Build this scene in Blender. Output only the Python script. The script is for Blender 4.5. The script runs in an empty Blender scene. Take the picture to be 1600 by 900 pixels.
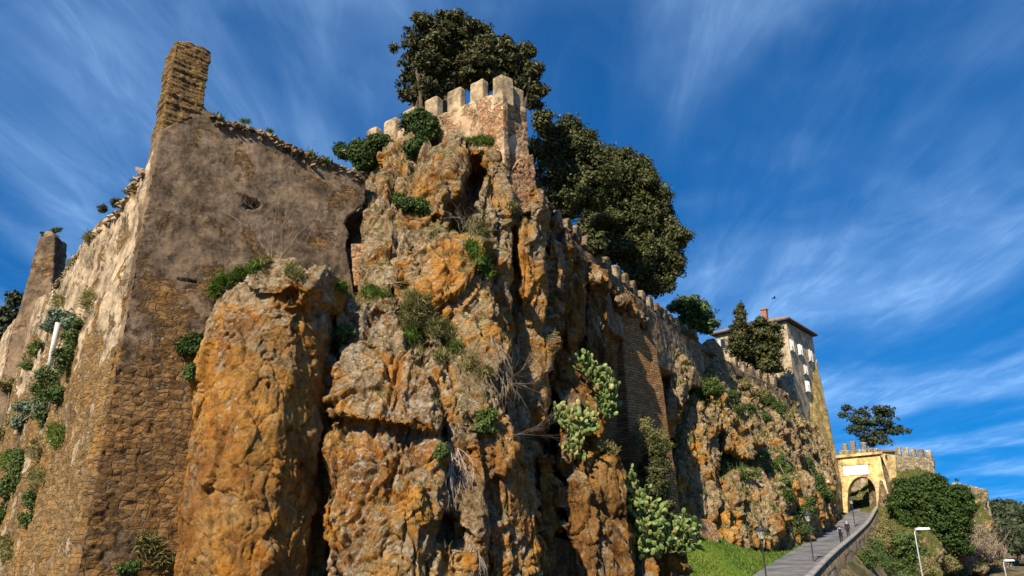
import bpy, bmesh, math, random
import numpy as np
from mathutils import Vector, Matrix
from mathutils.bvhtree import BVHTree

# ------------------------------------------------------------------ camera, sky, sun, exposure
scene = bpy.context.scene
COL = scene.collection
FOC, PITCH, ROLL = 1150.0, math.radians(18.7), 0.0143
_R, _F, _U = Vector((1, 0, 0)), Vector((0, math.cos(PITCH), math.sin(PITCH))), Vector((0, -math.sin(PITCH), math.cos(PITCH)))
CR = _R * math.cos(ROLL) - _U * math.sin(ROLL)
CU = _R * math.sin(ROLL) + _U * math.cos(ROLL)
cam_d = bpy.data.cameras.new('camera')
cam = bpy.data.objects.new('camera', cam_d)
COL.objects.link(cam)
cam_d.sensor_width = 36.0
cam_d.lens = FOC / 1600 * 36
cam_d.clip_start, cam_d.clip_end = 0.1, 6000
cam.matrix_world = Matrix(((CR.x, CU.x, -_F.x, 0), (CR.y, CU.y, -_F.y, 0), (CR.z, CU.z, -_F.z, 0), (0, 0, 0, 1)))
scene.camera = cam

SUN_EL = math.radians(40)
SX, SY = -0.48, -0.877                       # horizontal direction towards the sun
w = bpy.data.worlds.new('World'); scene.world = w; w.use_nodes = True
wn, wl = w.node_tree.nodes, w.node_tree.links
wn.clear()
sky = wn.new('ShaderNodeTexSky'); sky.sky_type = 'NISHITA'; sky.sun_disc = False
sky.sun_elevation = SUN_EL
sky.sun_rotation = math.atan2(SX, SY)
sky.air_density = 1.0; sky.dust_density = 0.0; sky.ozone_density = 2.6
hs = wn.new('ShaderNodeHueSaturation'); hs.inputs['Saturation'].default_value = 1.62; hs.inputs['Hue'].default_value = 0.508; hs.inputs['Value'].default_value = 1.06
wl.new(sky.outputs[0], hs.inputs['Color'])
tc = wn.new('ShaderNodeTexCoord')
vm = wn.new('ShaderNodeVectorMath'); vm.operation = 'MULTIPLY_ADD'; vm.inputs[1].default_value = (1, 1, 0.75); vm.inputs[2].default_value = (0, 0, 0.22)
wl.new(tc.outputs['Generated'], vm.inputs[0]); vn = wn.new('ShaderNodeVectorMath'); vn.operation = 'NORMALIZE'
wl.new(vm.outputs[0], vn.inputs[0]); wl.new(vn.outputs[0], sky.inputs[0])
def wnoise(rot, scl, scale, detail, dist, rough=0.55):
    m = wn.new('ShaderNodeMapping'); m.inputs['Rotation'].default_value = rot; m.inputs['Scale'].default_value = scl
    wl.new(tc.outputs['Generated'], m.inputs['Vector'])
    n = wn.new('ShaderNodeTexNoise'); n.inputs['Scale'].default_value = scale; n.inputs['Detail'].default_value = detail
    n.inputs['Roughness'].default_value = rough; n.inputs['Distortion'].default_value = dist
    wl.new(m.outputs[0], n.inputs['Vector']); return n.outputs['Fac']
def wramp(f, a, b):
    r = wn.new('ShaderNodeMapRange'); r.interpolation_type = 'SMOOTHSTEP'
    r.inputs['From Min'].default_value = a; r.inputs['From Max'].default_value = b
    wl.new(f, r.inputs['Value']); return r.outputs[0]
def wmath(op, a, b):
    m = wn.new('ShaderNodeMath'); m.operation = op
    for i, v in enumerate((a, b)):
        if isinstance(v, (int, float)): m.inputs[i].default_value = v
        else: wl.new(v, m.inputs[i])
    return m.outputs[0]
# high thin cloud on a flat layer: direction projected on a plane overhead, streaks drawn out along the wind
sp = wn.new('ShaderNodeSeparateXYZ'); wl.new(tc.outputs['Generated'], sp.inputs[0])
zc = wmath('MAXIMUM', wmath('ADD', sp.outputs[2], 0.07), 0.04)
cb = wn.new('ShaderNodeCombineXYZ'); wl.new(wmath('DIVIDE', sp.outputs[0], zc), cb.inputs[0]); wl.new(wmath('DIVIDE', sp.outputs[1], zc), cb.inputs[1])
def lay(scl, rot, scale, detail, dist, rough, loc=(0, 0, 0)):
    m = wn.new('ShaderNodeMapping'); m.inputs['Scale'].default_value = scl; m.inputs['Rotation'].default_value = (0, 0, rot); m.inputs['Location'].default_value = loc
    wl.new(cb.outputs[0], m.inputs['Vector'])
    n = wn.new('ShaderNodeTexNoise'); n.inputs['Scale'].default_value = scale; n.inputs['Detail'].default_value = detail
    n.inputs['Roughness'].default_value = rough; n.inputs['Distortion'].default_value = dist
    wl.new(m.outputs[0], n.inputs['Vector']); return n.outputs['Fac']
soft = wramp(lay((1.0, 0.60, 1), -0.25, 1.1, 4, 0.6, 0.5, (0.55, 0.2, 0)), 0.36, 0.70)
wisps = wramp(lay((1.9, 0.62, 1), -0.45, 1.5, 8, 1.1, 0.58), 0.34, 0.84)
fine = wramp(lay((3.4, 1.1, 1), -0.55, 1.9, 10, 1.2, 0.62), 0.40, 0.80)
cl = wmath('MULTIPLY', wmath('ADD', wmath('ADD', wmath('MULTIPLY', wisps, 0.42), wmath('MULTIPLY', fine, 0.30)), 0.25), wmath('ADD', soft, 0.12))
cl = wmath('MULTIPLY', cl, 0.58)
cm = wn.new('ShaderNodeMix'); cm.data_type = 'RGBA'
wl.new(cl, cm.inputs[0]); wl.new(hs.outputs[0], cm.inputs[6]); cm.inputs[7].default_value = (5.4, 8.5, 12.8, 1)
bg = wn.new('ShaderNodeBackground'); bg.inputs['Strength'].default_value = 0.072
wo = wn.new('ShaderNodeOutputWorld')
wl.new(cm.outputs[2], bg.inputs['Color']); wl.new(bg.outputs[0], wo.inputs['Surface'])

sun_d = bpy.data.lights.new('sun', 'SUN'); sun = bpy.data.objects.new('sun', sun_d); COL.objects.link(sun)
sun_d.energy = 5.0; sun_d.angle = math.radians(0.53); sun_d.color = (1.0, 0.88, 0.70)
sd = Vector((SX * math.cos(SUN_EL), SY * math.cos(SUN_EL), math.sin(SUN_EL)))
sun.rotation_euler = sd.to_track_quat('Z', 'Y').to_euler()
sun.location = (-30, -20, 60)
vs = scene.view_settings
vs.view_transform = 'Standard'; vs.look = 'None'; vs.exposure = 0.80; vs.gamma = 1.0; vs.use_curve_mapping = False
scene.cycles.max_bounces = 6; scene.cycles.diffuse_bounces = 3; scene.cycles.transparent_max_bounces = 8
scene.cycles.use_denoising = True

# ------------------------------------------------------------------ geometry helpers
def P(px, py, Y):
    """world point seen at photo pixel (1600 wide) at forward distance Y metres"""
    u, v = (px - 800) / FOC, (450 - py) / FOC
    r = CR * u + CU * v + _F
    return r * (Y / r.y)
def PZ(px, py, z):
    u, v = (px - 800) / FOC, (450 - py) / FOC
    r = CR * u + CU * v + _F
    return r * (z / r.z)
def ray(px, py):
    return (CR * ((px - 800) / FOC) + CU * ((450 - py) / FOC) + _F).normalized()

def _h(ix, iy, iz, s):
    with np.errstate(over='ignore'):
        h = (ix.astype(np.int64).astype(np.uint32) * np.uint32(374761393) + iy.astype(np.int64).astype(np.uint32) * np.uint32(668265263)
             + iz.astype(np.int64).astype(np.uint32) * np.uint32(2246822519) + np.uint32((s * 3266489917) & 0xffffffff))
        h = (h ^ (h >> np.uint32(13))) * np.uint32(1274126177)
        h = (h ^ (h >> np.uint32(16))) * np.uint32(2654435769)
        h = h ^ (h >> np.uint32(15))
    return h.astype(np.float64) / 4294967295.0
def vnoise(p, s=0):
    i = np.floor(p); f = p - i; f = f * f * f * (f * (f * 6 - 15) + 10); i = i.astype(np.int64)
    r = 0
    for dx in (0, 1):
        wx = f[:, 0] if dx else 1 - f[:, 0]
        for dy in (0, 1):
            wy = f[:, 1] if dy else 1 - f[:, 1]
            for dz in (0, 1):
                wz = f[:, 2] if dz else 1 - f[:, 2]
                r = r + wx * wy * wz * _h(i[:, 0] + dx, i[:, 1] + dy, i[:, 2] + dz, s)
    return r
def fbm(p, octv=5, s=0, gain=0.5):
    a, t, r = 1.0, 0.0, 0.0
    for k in range(octv):
        r = r + a * (vnoise(p * (2.03 ** k) + 17.3 * k, s + k) * 2 - 1); t += a; a *= gain
    return r / t
def worley(p, s=0, jit=0.95):
    i = np.floor(p).astype(np.int64); n = len(p)
    F1 = np.full(n, 9.0); F2 = np.full(n, 9.0); cid = np.zeros(n)
    for dx in (-1, 0, 1):
        for dy in (-1, 0, 1):
            for dz in (-1, 0, 1):
                a, b, c = i[:, 0] + dx, i[:, 1] + dy, i[:, 2] + dz
                qx = a + 0.5 + jit * (_h(a, b, c, s) - 0.5); qy = b + 0.5 + jit * (_h(a, b, c, s + 1) - 0.5); qz = c + 0.5 + jit * (_h(a, b, c, s + 2) - 0.5)
                d = np.sqrt((p[:, 0] - qx) ** 2 + (p[:, 1] - qy) ** 2 + (p[:, 2] - qz) ** 2)
                near = d < F1
                F2 = np.where(near, F1, np.minimum(F2, d))
                cid = np.where(near, _h(a, b, c, s + 3), cid)
                F1 = np.where(near, d, F1)
    return F1, F2, cid
def sstep(a, b, x):
    t = np.clip((x - a) / (b - a), 0, 1); return t * t * (3 - 2 * t)

def tag(o, label=None, cat=None, group=None, kind=None):
    if label: o['label'] = label
    if cat: o['category'] = cat
    if group: o['group'] = group
    if kind: o['kind'] = kind
    return o
def empty(name, loc=(0, 0, 0), rz=0.0):
    o = bpy.data.objects.new(name, None); COL.objects.link(o)
    o.location = loc; o.rotation_euler = (0, 0, rz); o.empty_display_size = 0.3
    return o
def link(name, me, mat, parent=None, smooth=False):
    o = bpy.data.objects.new(name, me); COL.objects.link(o)
    for m in (mat if isinstance(mat, (list, tuple)) else [mat]):
        me.materials.append(m)
    if smooth and len(me.polygons):
        me.polygons.foreach_set('use_smooth', np.ones(len(me.polygons), dtype=bool))
    if parent is not None:
        o.parent = parent
        o.matrix_parent_inverse = Matrix.LocRotScale(parent.location, parent.rotation_euler, parent.scale).inverted()
    return o
def np_mesh(name, V, Fc, loop_n=4):
    """fast mesh from numpy: V (n,3), Fc (m,k)"""
    me = bpy.data.meshes.new(name); V = np.asarray(V, dtype=np.float32); Fc = np.asarray(Fc, dtype=np.int32)
    k = Fc.shape[1]
    me.vertices.add(len(V)); me.vertices.foreach_set('co', V.ravel())
    me.loops.add(Fc.size); me.loops.foreach_set('vertex_index', Fc.ravel())
    me.polygons.add(len(Fc)); me.polygons.foreach_set('loop_start', np.arange(0, Fc.size, k, dtype=np.int32))
    me.polygons.foreach_set('loop_total', np.full(len(Fc), k, dtype=np.int32))
    me.update(calc_edges=True); me.validate(); return me
def bm_obj(name, bm, mat, parent=None, smooth=False):
    me = bpy.data.meshes.new(name); bm.normal_update(); bm.to_mesh(me); bm.free()
    return link(name, me, mat, parent, smooth)

def add_hull(bm, pts):
    vs_ = [bm.verts.new(p) for p in pts]
    r = bmesh.ops.convex_hull(bm, input=vs_)
    junk = [g for g in r['geom_interior'] + r['geom_unused'] if isinstance(g, bmesh.types.BMVert)]
    if junk: bmesh.ops.delete(bm, geom=list(set(junk)), context='VERTS')
def hull_px(bm, pts, back=5.0, dz=0.0, dx=0.0):
    a = [P(*p) for p in pts]
    b = [q + Vector((dx, back, dz)) for q in a]
    add_hull(bm, a + b)
def box_hull(bm, c, d, ln, th, z0, z1, tap=0.0):
    """box on plan: centre c (x,y), along unit d, length ln, thickness th"""
    d = Vector((d[0], d[1], 0)).normalized(); n = Vector((-d.y, d.x, 0))
    C0 = Vector((c[0], c[1], 0)); pts = []
    for z, t in ((z0, 0), (z1, tap)):
        for a in (-1, 1):
            for b in (-1, 1):
                pts.append(C0 + d * a * (ln / 2 - t) + n * b * (th / 2 - t) + Vector((0, 0, z)))
    add_hull(bm, pts)

def voxelise(bm, voxel, name):
    me = bpy.data.meshes.new(name); bm.to_mesh(me); bm.free()
    o = bpy.data.objects.new(name, me); COL.objects.link(o)
    m = o.modifiers.new('r', 'REMESH'); m.mode = 'VOXEL'; m.voxel_size = voxel; m.adaptivity = 0.0
    dg = bpy.context.evaluated_depsgraph_get()
    out = bpy.data.meshes.new_from_object(o.evaluated_get(dg))
    bpy.data.objects.remove(o); bpy.data.meshes.remove(me)
    out.name = name; return out
def get_co(me):
    n = len(me.vertices); V = np.empty(n * 3, dtype=np.float32); me.vertices.foreach_get('co', V)
    N = np.empty(n * 3, dtype=np.float32); me.vertices.foreach_get('normal', N)
    return V.reshape(-1, 3).astype(np.float64), N.reshape(-1, 3).astype(np.float64)
def set_uvdir(me, V, N, dirs):
    """store masonry coordinates (along the wall, height) in metres"""
    D = np.array(dirs, dtype=float); nn = np.stack([-D[:, 1], D[:, 0]], 1)
    k = np.argmax(np.abs(N[:, :2] @ nn.T), axis=1)
    u = V[:, 0] * D[k, 0] + V[:, 1] * D[k, 1] + k * 7.37
    a = me.attributes.new('wuv', 'FLOAT_VECTOR', 'POINT')
    a.data.foreach_set('vector', np.stack([u, V[:, 2], 0 * u], 1).astype(np.float32).ravel())
def stone(name, bm, voxel, disp, mat, parent=None, dirs=None, smooth=True):
    me = voxelise(bm, voxel, name); V, N = get_co(me)
    if dirs: set_uvdir(me, V, N, dirs)
    if disp is not None:
        D = disp(V, N)
        V2 = V + (D if D.ndim == 2 else N * D[:, None])
        me.vertices.foreach_set('co', V2.astype(np.float32).ravel()); me.update()
    return link(name, me, mat, parent, smooth)

# ------------------------------------------------------------------ material helpers
class G:
    def __init__(s, name):
        s.m = bpy.data.materials.new(name); s.m.use_nodes = True; s.t = s.m.node_tree; s.t.nodes.clear()
        s.out = s.t.nodes.new('ShaderNodeOutputMaterial')
    def n(s, t, **kw):
        x = s.t.nodes.new(t)
        for k, v in kw.items(): setattr(x, k, v)
        return x
    def put(s, sock, v):
        if v is None: return
        if isinstance(v, bpy.types.NodeSocket): s.t.links.new(v, sock)
        elif isinstance(v, (tuple, list)) and len(v) == 3 and sock.type == 'RGBA': sock.default_value = (*v, 1)
        else: sock.default_value = v
    def pos(s): return s.n('ShaderNodeNewGeometry').outputs['Position']
    def nz(s):
        g = s.n('ShaderNodeNewGeometry'); x = s.n('ShaderNodeSeparateXYZ'); s.put(x.inputs[0], g.outputs['Normal']); return x.outputs[2]
    def z(s):
        x = s.n('ShaderNodeSeparateXYZ'); s.put(x.inputs[0], s.pos()); return x.outputs[2]
    def attr(s, nm):
        a = s.n('ShaderNodeAttribute'); a.attribute_name = nm; return a.outputs['Vector']
    def mp(s, v, scale=(1, 1, 1), rot=(0, 0, 0), loc=(0, 0, 0)):
        m = s.n('ShaderNodeMapping'); s.put(m.inputs[0], v); m.inputs['Scale'].default_value = scale
        m.inputs['Rotation'].default_value = rot; m.inputs['Location'].default_value = loc; return m.outputs[0]
    def noise(s, v, sc, det=6, ro=0.55, di=0.0, col=False):
        x = s.n('ShaderNodeTexNoise'); s.put(x.inputs['Vector'], v); x.inputs['Scale'].default_value = sc
        x.inputs['Detail'].default_value = det; x.inputs['Roughness'].default_value = ro; x.inputs['Distortion'].default_value = di
        return x.outputs['Color' if col else 'Fac']
    def vor(s, v, sc, feat='F1', out='Distance', rnd=1.0):
        x = s.n('ShaderNodeTexVoronoi'); x.feature = feat; s.put(x.inputs['Vector'], v); x.inputs['Scale'].default_value = sc
        x.inputs['Randomness'].default_value = rnd; return x.outputs[out]
    def math(s, op, a, b=0.0, c=None):
        x = s.n('ShaderNodeMath', operation=op); s.put(x.inputs[0], a); s.put(x.inputs[1], b)
        if c is not None: s.put(x.inputs[2], c)
        return x.outputs[0]
    def mul(s, a, b): return s.math('MULTIPLY', a, b)
    def add(s, a, b): return s.math('ADD', a, b)
    def rng(s, f, a, b, c=0.0, d=1.0):
        x = s.n('ShaderNodeMapRange', interpolation_type='SMOOTHSTEP'); s.put(x.inputs['Value'], f)
        for k, v in zip(('From Min', 'From Max', 'To Min', 'To Max'), (a, b, c, d)): x.inputs[k].default_value = v
        return x.outputs[0]
    def mix(s, f, a, b, mode='MIX'):
        x = s.n('ShaderNodeMix', data_type='RGBA', blend_type=mode); s.put(x.inputs[0], f); s.put(x.inputs[6], a); s.put(x.inputs[7], b)
        return x.outputs[2]
    def ramp(s, f, stops):
        x = s.n('ShaderNodeValToRGB'); s.put(x.inputs[0], f); e = x.color_ramp.elements
        while len(e) < len(stops): e.new(0.5)
        for k, (p, c) in enumerate(stops): e[k].position = p; e[k].color = (*c, 1)
        return x.outputs[0]
    def vadd(s, a, b, k=1.0):
        m = s.n('ShaderNodeVectorMath', operation='MULTIPLY_ADD'); s.put(m.inputs[0], b); m.inputs[1].default_value = (k, k, k); s.put(m.inputs[2], a)
        return m.outputs[0]
    def bump(s, h, dist, strength=1.0, normal=None):
        b = s.n('ShaderNodeBump'); s.put(b.inputs['Height'], h); b.inputs['Distance'].default_value = dist
        b.inputs['Strength'].default_value = strength; s.put(b.inputs['Normal'], normal); return b.outputs[0]
    def done(s, col, rough=0.9, normal=None, spec=0.2, metal=0.0, emit=None):
        b = s.n('ShaderNodeBsdfPrincipled'); s.put(b.inputs['Base Color'], col); s.put(b.inputs['Roughness'], rough)
        b.inputs['Specular IOR Level'].default_value = spec; b.inputs['Metallic'].default_value = metal
        if normal is not None: s.put(b.inputs['Normal'], normal)
        s.t.links.new(b.outputs[0], s.out.inputs['Surface']); return s.m
# ------------------------------------------------------------------ materials
def rock_mat(name, warm=1.0, lich=0.0, white=0.0, vert=0.0, tone=1.0, moss=0.0, lz=(4, 24, 0.07), ledge=0.0):
    g = G(name); p = g.pos()
    wob = g.noise(p, 0.5, 3, 0.5, col=True)
    pw = g.vadd(p, wob, 1.6)
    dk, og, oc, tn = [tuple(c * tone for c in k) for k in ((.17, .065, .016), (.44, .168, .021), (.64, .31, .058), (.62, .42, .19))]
    base = g.ramp(g.noise(pw, 0.45, 8, 0.62), [(0.31, dk), (0.43, og), (0.55, oc), (0.69, tn)])
    base = g.mix(g.rng(g.noise(p, 2.6, 7, 0.7), 0.42, 0.62, 0, 0.75), base, g.ramp(g.noise(p, 1.7, 6), [(0.35, tuple(c * .8 for c in dk)), (0.6, (.36 * tone, .19 * tone, .06 * tone))]))
    # grey-brown weathered skin, stronger on upward faces
    nz = g.nz()
    lm = g.rng(g.add(g.add(g.noise(pw, 0.33, 8, 0.68), g.add(g.mul(nz, 0.14), g.rng(g.z(), lz[0], lz[1], 0, lz[2]))), lich), 0.50, 0.60)
    grey = g.ramp(g.noise(p, 3.2, 9, 0.7), [(0.33, (.085, .056, .028)), (0.45, (.27, .19, .10)), (0.55, (.44, .35, .22)), (0.66, (.62, .56, .44))])
    base = g.mix(g.mul(lm, 0.88), base, grey)
    # pale crust speckles
    base = g.mix(g.rng(g.noise(g.mp(pw, (1, 1, .6), (0, 0, 0), (3, 9, 5)), 0.22, 5, .6), 0.49, 0.64, 0, 0.34), base, g.ramp(g.noise(p, 2.4, 9, .72), [(0.36, (.07, .038, .018)), (0.5, (.21, .125, .06)), (0.64, (.40, .27, .14))]))
    wm = g.mul(g.rng(g.noise(p, 5.5, 8, 0.75), 0.56 - white * .5, 0.63 - white * .5), g.rng(g.add(g.noise(pw, 0.30, 5), white), 0.50, 0.60))
    base = g.mix(g.mul(wm, 0.85), base, (.60, .57, .49))
    # dark seepage streaks running down
    st = g.mp(pw, (1.0, 1.0, 0.13))
    sm = g.rng(g.noise(st, 1.3, 7, 0.62), 0.55 - vert, 0.68 - vert, 0, 0.72)
    base = g.mix(sm, base, (.060, .037, .022))
    if moss: base = g.mix(g.mul(g.rng(g.noise(p, 0.8, 7, 0.7), 0.55, 0.68), moss), base, (.17, .15, .03))
    if ledge: base = g.mix(g.rng(g.add(g.mul(nz, 0.55), g.noise(p, 1.1, 8, 0.7)), 0.80 - ledge, 0.92 - ledge, 0, 0.9), base, g.ramp(g.noise(p, 4, 7, .7), [(0.35, (.03, .045, .008)), (0.5, (.085, .11, .02)), (0.66, (.20, .19, .06))]))
    pit1 = g.rng(g.vor(g.vadd(p, g.noise(p, 6, 3, col=True), 0.16), 3.3), 0.0, 0.30)
    pit2 = g.rng(g.vor(p, 9.0), 0.05, 0.32)
    base = g.mix(g.mul(g.math('SUBTRACT', 1.0, pit1), 0.65), base, (.055, .028, .012))
    base = g.mix(g.rng(g.noise(p, 7.0, 6, 0.8), 0.57, 0.66, 0, 0.45), base, (.085, .048, .022))
    cr = g.rng(g.vor(g.mp(g.vadd(p, g.noise(p, 1.2, 5, col=True), 1.3), (1, 1, 0.45)), 0.7, 'DISTANCE_TO_EDGE'), 0.0, 0.05)
    rn = g.n('ShaderNodeTexNoise'); rn.noise_type = 'RIDGED_MULTIFRACTAL'; rn.normalize = True; g.put(rn.inputs['Vector'], pw); rn.inputs['Scale'].default_value = 1.1; rn.inputs['Detail'].default_value = 9; rn.inputs['Roughness'].default_value = 0.6
    h = g.add(g.add(g.mul(rn.outputs['Fac'], 0.30), g.mul(g.noise(p, 2.6, 14, 0.74), 0.8)), g.add(g.mul(pit1, 0.22), g.add(g.mul(pit2, 0.10), g.mul(cr, 0.16))))
    nrm = g.bump(h, 0.55, 1.0)
    h2 = g.noise(p, 12, 8, 0.8); nrm = g.bump(h2, 0.12, 1.0, nrm)
    return g.done(base, 0.95, nrm, 0.12)

def masonry_mat(name, scale=(0.40, 0.20), stone_c=((.16, .085, .03), (.34, .19, .06), (.42, .27, .11)), mortar=(.27, .22, .17), irregular=0.3,
                plaster=None, plaster_amt=0.5, plaster_z=None, joint=0.035, bumpd=0.05, streak=0.3, stain=(.05, .035, .025), ochre=0.0, spread=1.0, rubble=False):
    """blocks in mortar, with plaster lost in patches (plaster_z: height above which the plaster survives)"""
    g = G(name); p = g.pos(); uv = g.attr('wuv')
    wuv = g.vadd(uv, g.noise(p, 1.1, 4, 0.6, col=True), irregular * 0.7)
    wuv = g.vadd(wuv, g.noise(p, 4.5, 3, 0.6, col=True), irregular * 0.16)
    b = g.n('ShaderNodeTexBrick'); g.put(b.inputs['Vector'], wuv); b.inputs['Scale'].default_value = 1.0
    b.inputs['Brick Width'].default_value = scale[0]; b.inputs['Row Height'].default_value = scale[1]
    b.inputs['Mortar Size'].default_value = joint * scale[1] * 2; b.inputs['Mortar Smooth'].default_value = 0.6; b.inputs['Bias'].default_value = 0.0
    b.inputs['Color1'].default_value = (0, 0, 0, 1); b.inputs['Color2'].default_value = (1, 1, 1, 1); b.inputs['Mortar'].default_value = (0.5, 0.5, 0.5, 1)
    b.offset_frequency = 2; b.squash = 0.8; b.squash_frequency = 3
    if rubble:
        ruv = g.vadd(uv, g.noise(p, 2.2, 4, 0.6, col=True), 0.13)
        rv = g.mp(ruv, (1 / scale[0], 1 / scale[1], 1))
        cellc = g.vor(rv, 1.0, 'F1', 'Color', 0.72); edge = g.vor(rv, 1.0, 'DISTANCE_TO_EDGE', 'Distance', 0.72)
        t = g.n('ShaderNodeSeparateColor'); g.put(t.inputs[0], cellc)
        mf = g.rng(g.add(edge, g.mul(g.noise(p, 7, 5, .7), 0.06)), 0.03, 0.12, 0.85, 0.0)
    else:
        t = g.n('ShaderNodeSeparateColor'); g.put(t.inputs[0], b.outputs['Color']); mf = b.outputs['Fac']
    tn = g.add(g.mul(t.outputs[0], 0.5 * spread), g.mul(g.noise(p, 1.6, 8, 0.68), 0.75))
    sc = g.ramp(tn, [(0.25, stone_c[0]), (0.55, stone_c[1]), (0.85, stone_c[2])])
    sc = g.mix(g.rng(g.noise(p, 5, 8, 0.7), 0.5, 0.66, 0, 0.6), sc, tuple(c * 0.5 for c in stone_c[1]))
    mm = g.mul(mf, g.rng(g.noise(p, 2.2, 5), 0.36, 0.56, 0.35, 1.0))
    col = g.mix(mm, sc, g.mix(g.noise(p, 3, 6), tuple(c * .55 for c in mortar), tuple(min(1, c * 1.3) for c in mortar)))
    hb = g.math('SUBTRACT', g.mul(g.noise(p, 6, 8, 0.7), 0.9), g.mul(mf, 0.8))
    h = hb
    if ochre:
        col = g.mix(g.mul(g.rng(g.noise(p, 0.55, 8, 0.7), 0.46, 0.62), ochre), col, (.48, .22, .035))
    if plaster:
        if plaster_z is not None:
            zz = g.rng(g.z(), plaster_z[0], plaster_z[1], -0.11, 0.085)
            mk = g.add(g.noise(g.vadd(p, g.noise(p, 0.8, 4, col=True), 1.5), 0.5, 10, 0.66), zz)
        else: mk = g.noise(g.vadd(p, g.noise(p, 0.8, 4, col=True), 1.2), 0.55, 10, 0.68)
        mk = g.rng(mk, 0.5 - (plaster_amt - 0.5) * 0.5 - 0.015, 0.5 - (plaster_amt - 0.5) * 0.5 + 0.03)
        pc = g.ramp(g.add(g.mul(g.noise(p, 0.8, 9, 0.68), 0.7), g.mul(g.noise(p, 5.5, 8, 0.75), 0.3)), [(0.40, tuple(c * .38 for c in plaster)), (0.5, plaster), (0.60, tuple(min(1, c * 1.6) for c in plaster))])
        col = g.mix(mk, col, pc)
        hp = g.add(g.add(0.7, g.mul(g.noise(p, 3.0, 12, 0.78), 0.8)), g.mul(g.rng(g.vor(g.vadd(p, g.noise(p, 5, 3, col=True), .2), 5.0), 0.0, 0.22), 0.35))
        x = g.n('ShaderNodeMix', data_type='FLOAT'); g.put(x.inputs[0], mk); g.put(x.inputs[2], hb); g.put(x.inputs[3], hp); h = x.outputs[0]
    sm = g.rng(g.noise(g.mp(p, (1, 1, 0.12)), 1.1, 8, 0.65), 0.50, 0.70, 0, streak)
    col = g.mix(sm, col, stain)
    pk = g.rng(g.noise(p, 9, 6, 0.8), 0.62, 0.70, 0, 0.6)
    col = g.mix(pk, col, stain)
    nrm = g.bump(g.noise(p, 20, 6, 0.8), 0.03, 0.8, g.bump(h, bumpd, 1.0))
    return g.done(col, 0.95, nrm, 0.1)

def plain_mat(name, c, rough=0.7, var=0.25, sc=2.0, spec=0.25, metal=0.0, bumpd=0.01):
    g = G(name); p = g.pos()
    col = g.mix(g.rng(g.noise(p, sc, 8, 0.65), 0.3, 0.7), tuple(k * (1 - var) for k in c), tuple(min(1, k * (1 + var)) for k in c))
    return g.done(col, rough, g.bump(g.noise(p, sc * 8, 5), bumpd, 0.6), spec, metal)

def leaf_mat(name, dark, light, dry=None, trans=0.22, rough=0.6, spec=0.3):
    g = G(name); p = g.pos()
    gi = g.n('ShaderNodeNewGeometry').outputs['Random Per Island']
    f = g.add(g.mul(gi, 0.55), g.mul(g.noise(p, 0.9, 4), 0.55))
    col = g.mix(g.rng(f, 0.25, 0.85), dark, light)
    if dry: col = g.mix(g.mul(g.rng(g.noise(p, 1.7, 5), 0.5, 0.66), g.rng(gi, 0.3, 0.9)), col, dry)
    b = g.n('ShaderNodeBsdfPrincipled'); g.put(b.inputs['Base Color'], col); b.inputs['Roughness'].default_value = rough; b.inputs['Specular IOR Level'].default_value = spec
    t = g.n('ShaderNodeBsdfTranslucent'); g.put(t.inputs['Color'], g.mix(0.5, col, (0.10, 0.14, 0.01)))
    x = g.n('ShaderNodeMixShader'); x.inputs[0].default_value = trans
    g.t.links.new(b.outputs[0], x.inputs[1]); g.t.links.new(t.outputs[0], x.inputs[2]); g.t.links.new(x.outputs[0], g.out.inputs['Surface'])
    return g.m

M = {}
M['rock_near'] = rock_mat('tuff_near', lich=-0.055, white=-0.01, vert=-0.01, tone=1.05, lz=(4.5, 10.0, 0.15))
M['rock_outcrop'] = rock_mat('tuff_outcrop', lich=-0.02, white=0.06, vert=-0.03, tone=1.05, lz=(2.0, 9.0, 0.12))
M['rock_mid'] = rock_mat('tuff_mid', warm=0.5, lich=0.035, white=0.045, vert=0.0, tone=1.15, moss=0.5, lz=(6, 20, 0.05), ledge=0.02)
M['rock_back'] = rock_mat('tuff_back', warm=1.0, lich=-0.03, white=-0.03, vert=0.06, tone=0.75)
M['rock_far'] = rock_mat('tuff_far', warm=0.8, lich=0.055, white=0.0, vert=-0.02, tone=1.15, moss=0.4, ledge=-0.03, lz=(2, 16, 0.06))
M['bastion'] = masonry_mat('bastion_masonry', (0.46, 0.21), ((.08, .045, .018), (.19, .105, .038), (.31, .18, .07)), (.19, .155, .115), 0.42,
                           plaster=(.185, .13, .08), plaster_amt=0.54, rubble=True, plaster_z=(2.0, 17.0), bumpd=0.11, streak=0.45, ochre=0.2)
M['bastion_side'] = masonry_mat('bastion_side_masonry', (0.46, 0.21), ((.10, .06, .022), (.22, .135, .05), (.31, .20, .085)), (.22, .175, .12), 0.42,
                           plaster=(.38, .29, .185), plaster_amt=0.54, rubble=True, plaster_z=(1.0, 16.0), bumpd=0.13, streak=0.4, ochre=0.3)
M['pier'] = masonry_mat('pier_masonry', (0.30, 0.115), ((.09, .05, .018), (.22, .125, .04), (.34, .21, .08)), (.12, .095, .065), 0.25, joint=0.09, bumpd=0.10, streak=0.35)
M['tower'] = masonry_mat('tower_masonry', (0.22, 0.12), ((.22, .095, .04), (.42, .20, .085), (.54, .36, .20)), (.46, .36, .25), 0.55,
                         plaster=(.42, .29, .17), plaster_amt=0.47, rubble=True, plaster_z=(20.0, 26.5), bumpd=0.11, streak=0.22)
M['merlon'] = masonry_mat('merlon_masonry', (0.30, 0.14), ((.26, .19, .11), (.35, .27, .16), (.42, .33, .21)), (.38, .30, .20), 0.3,
                          plaster=(.35, .265, .16), plaster_amt=0.7, bumpd=0.05, streak=0.35)
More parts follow.
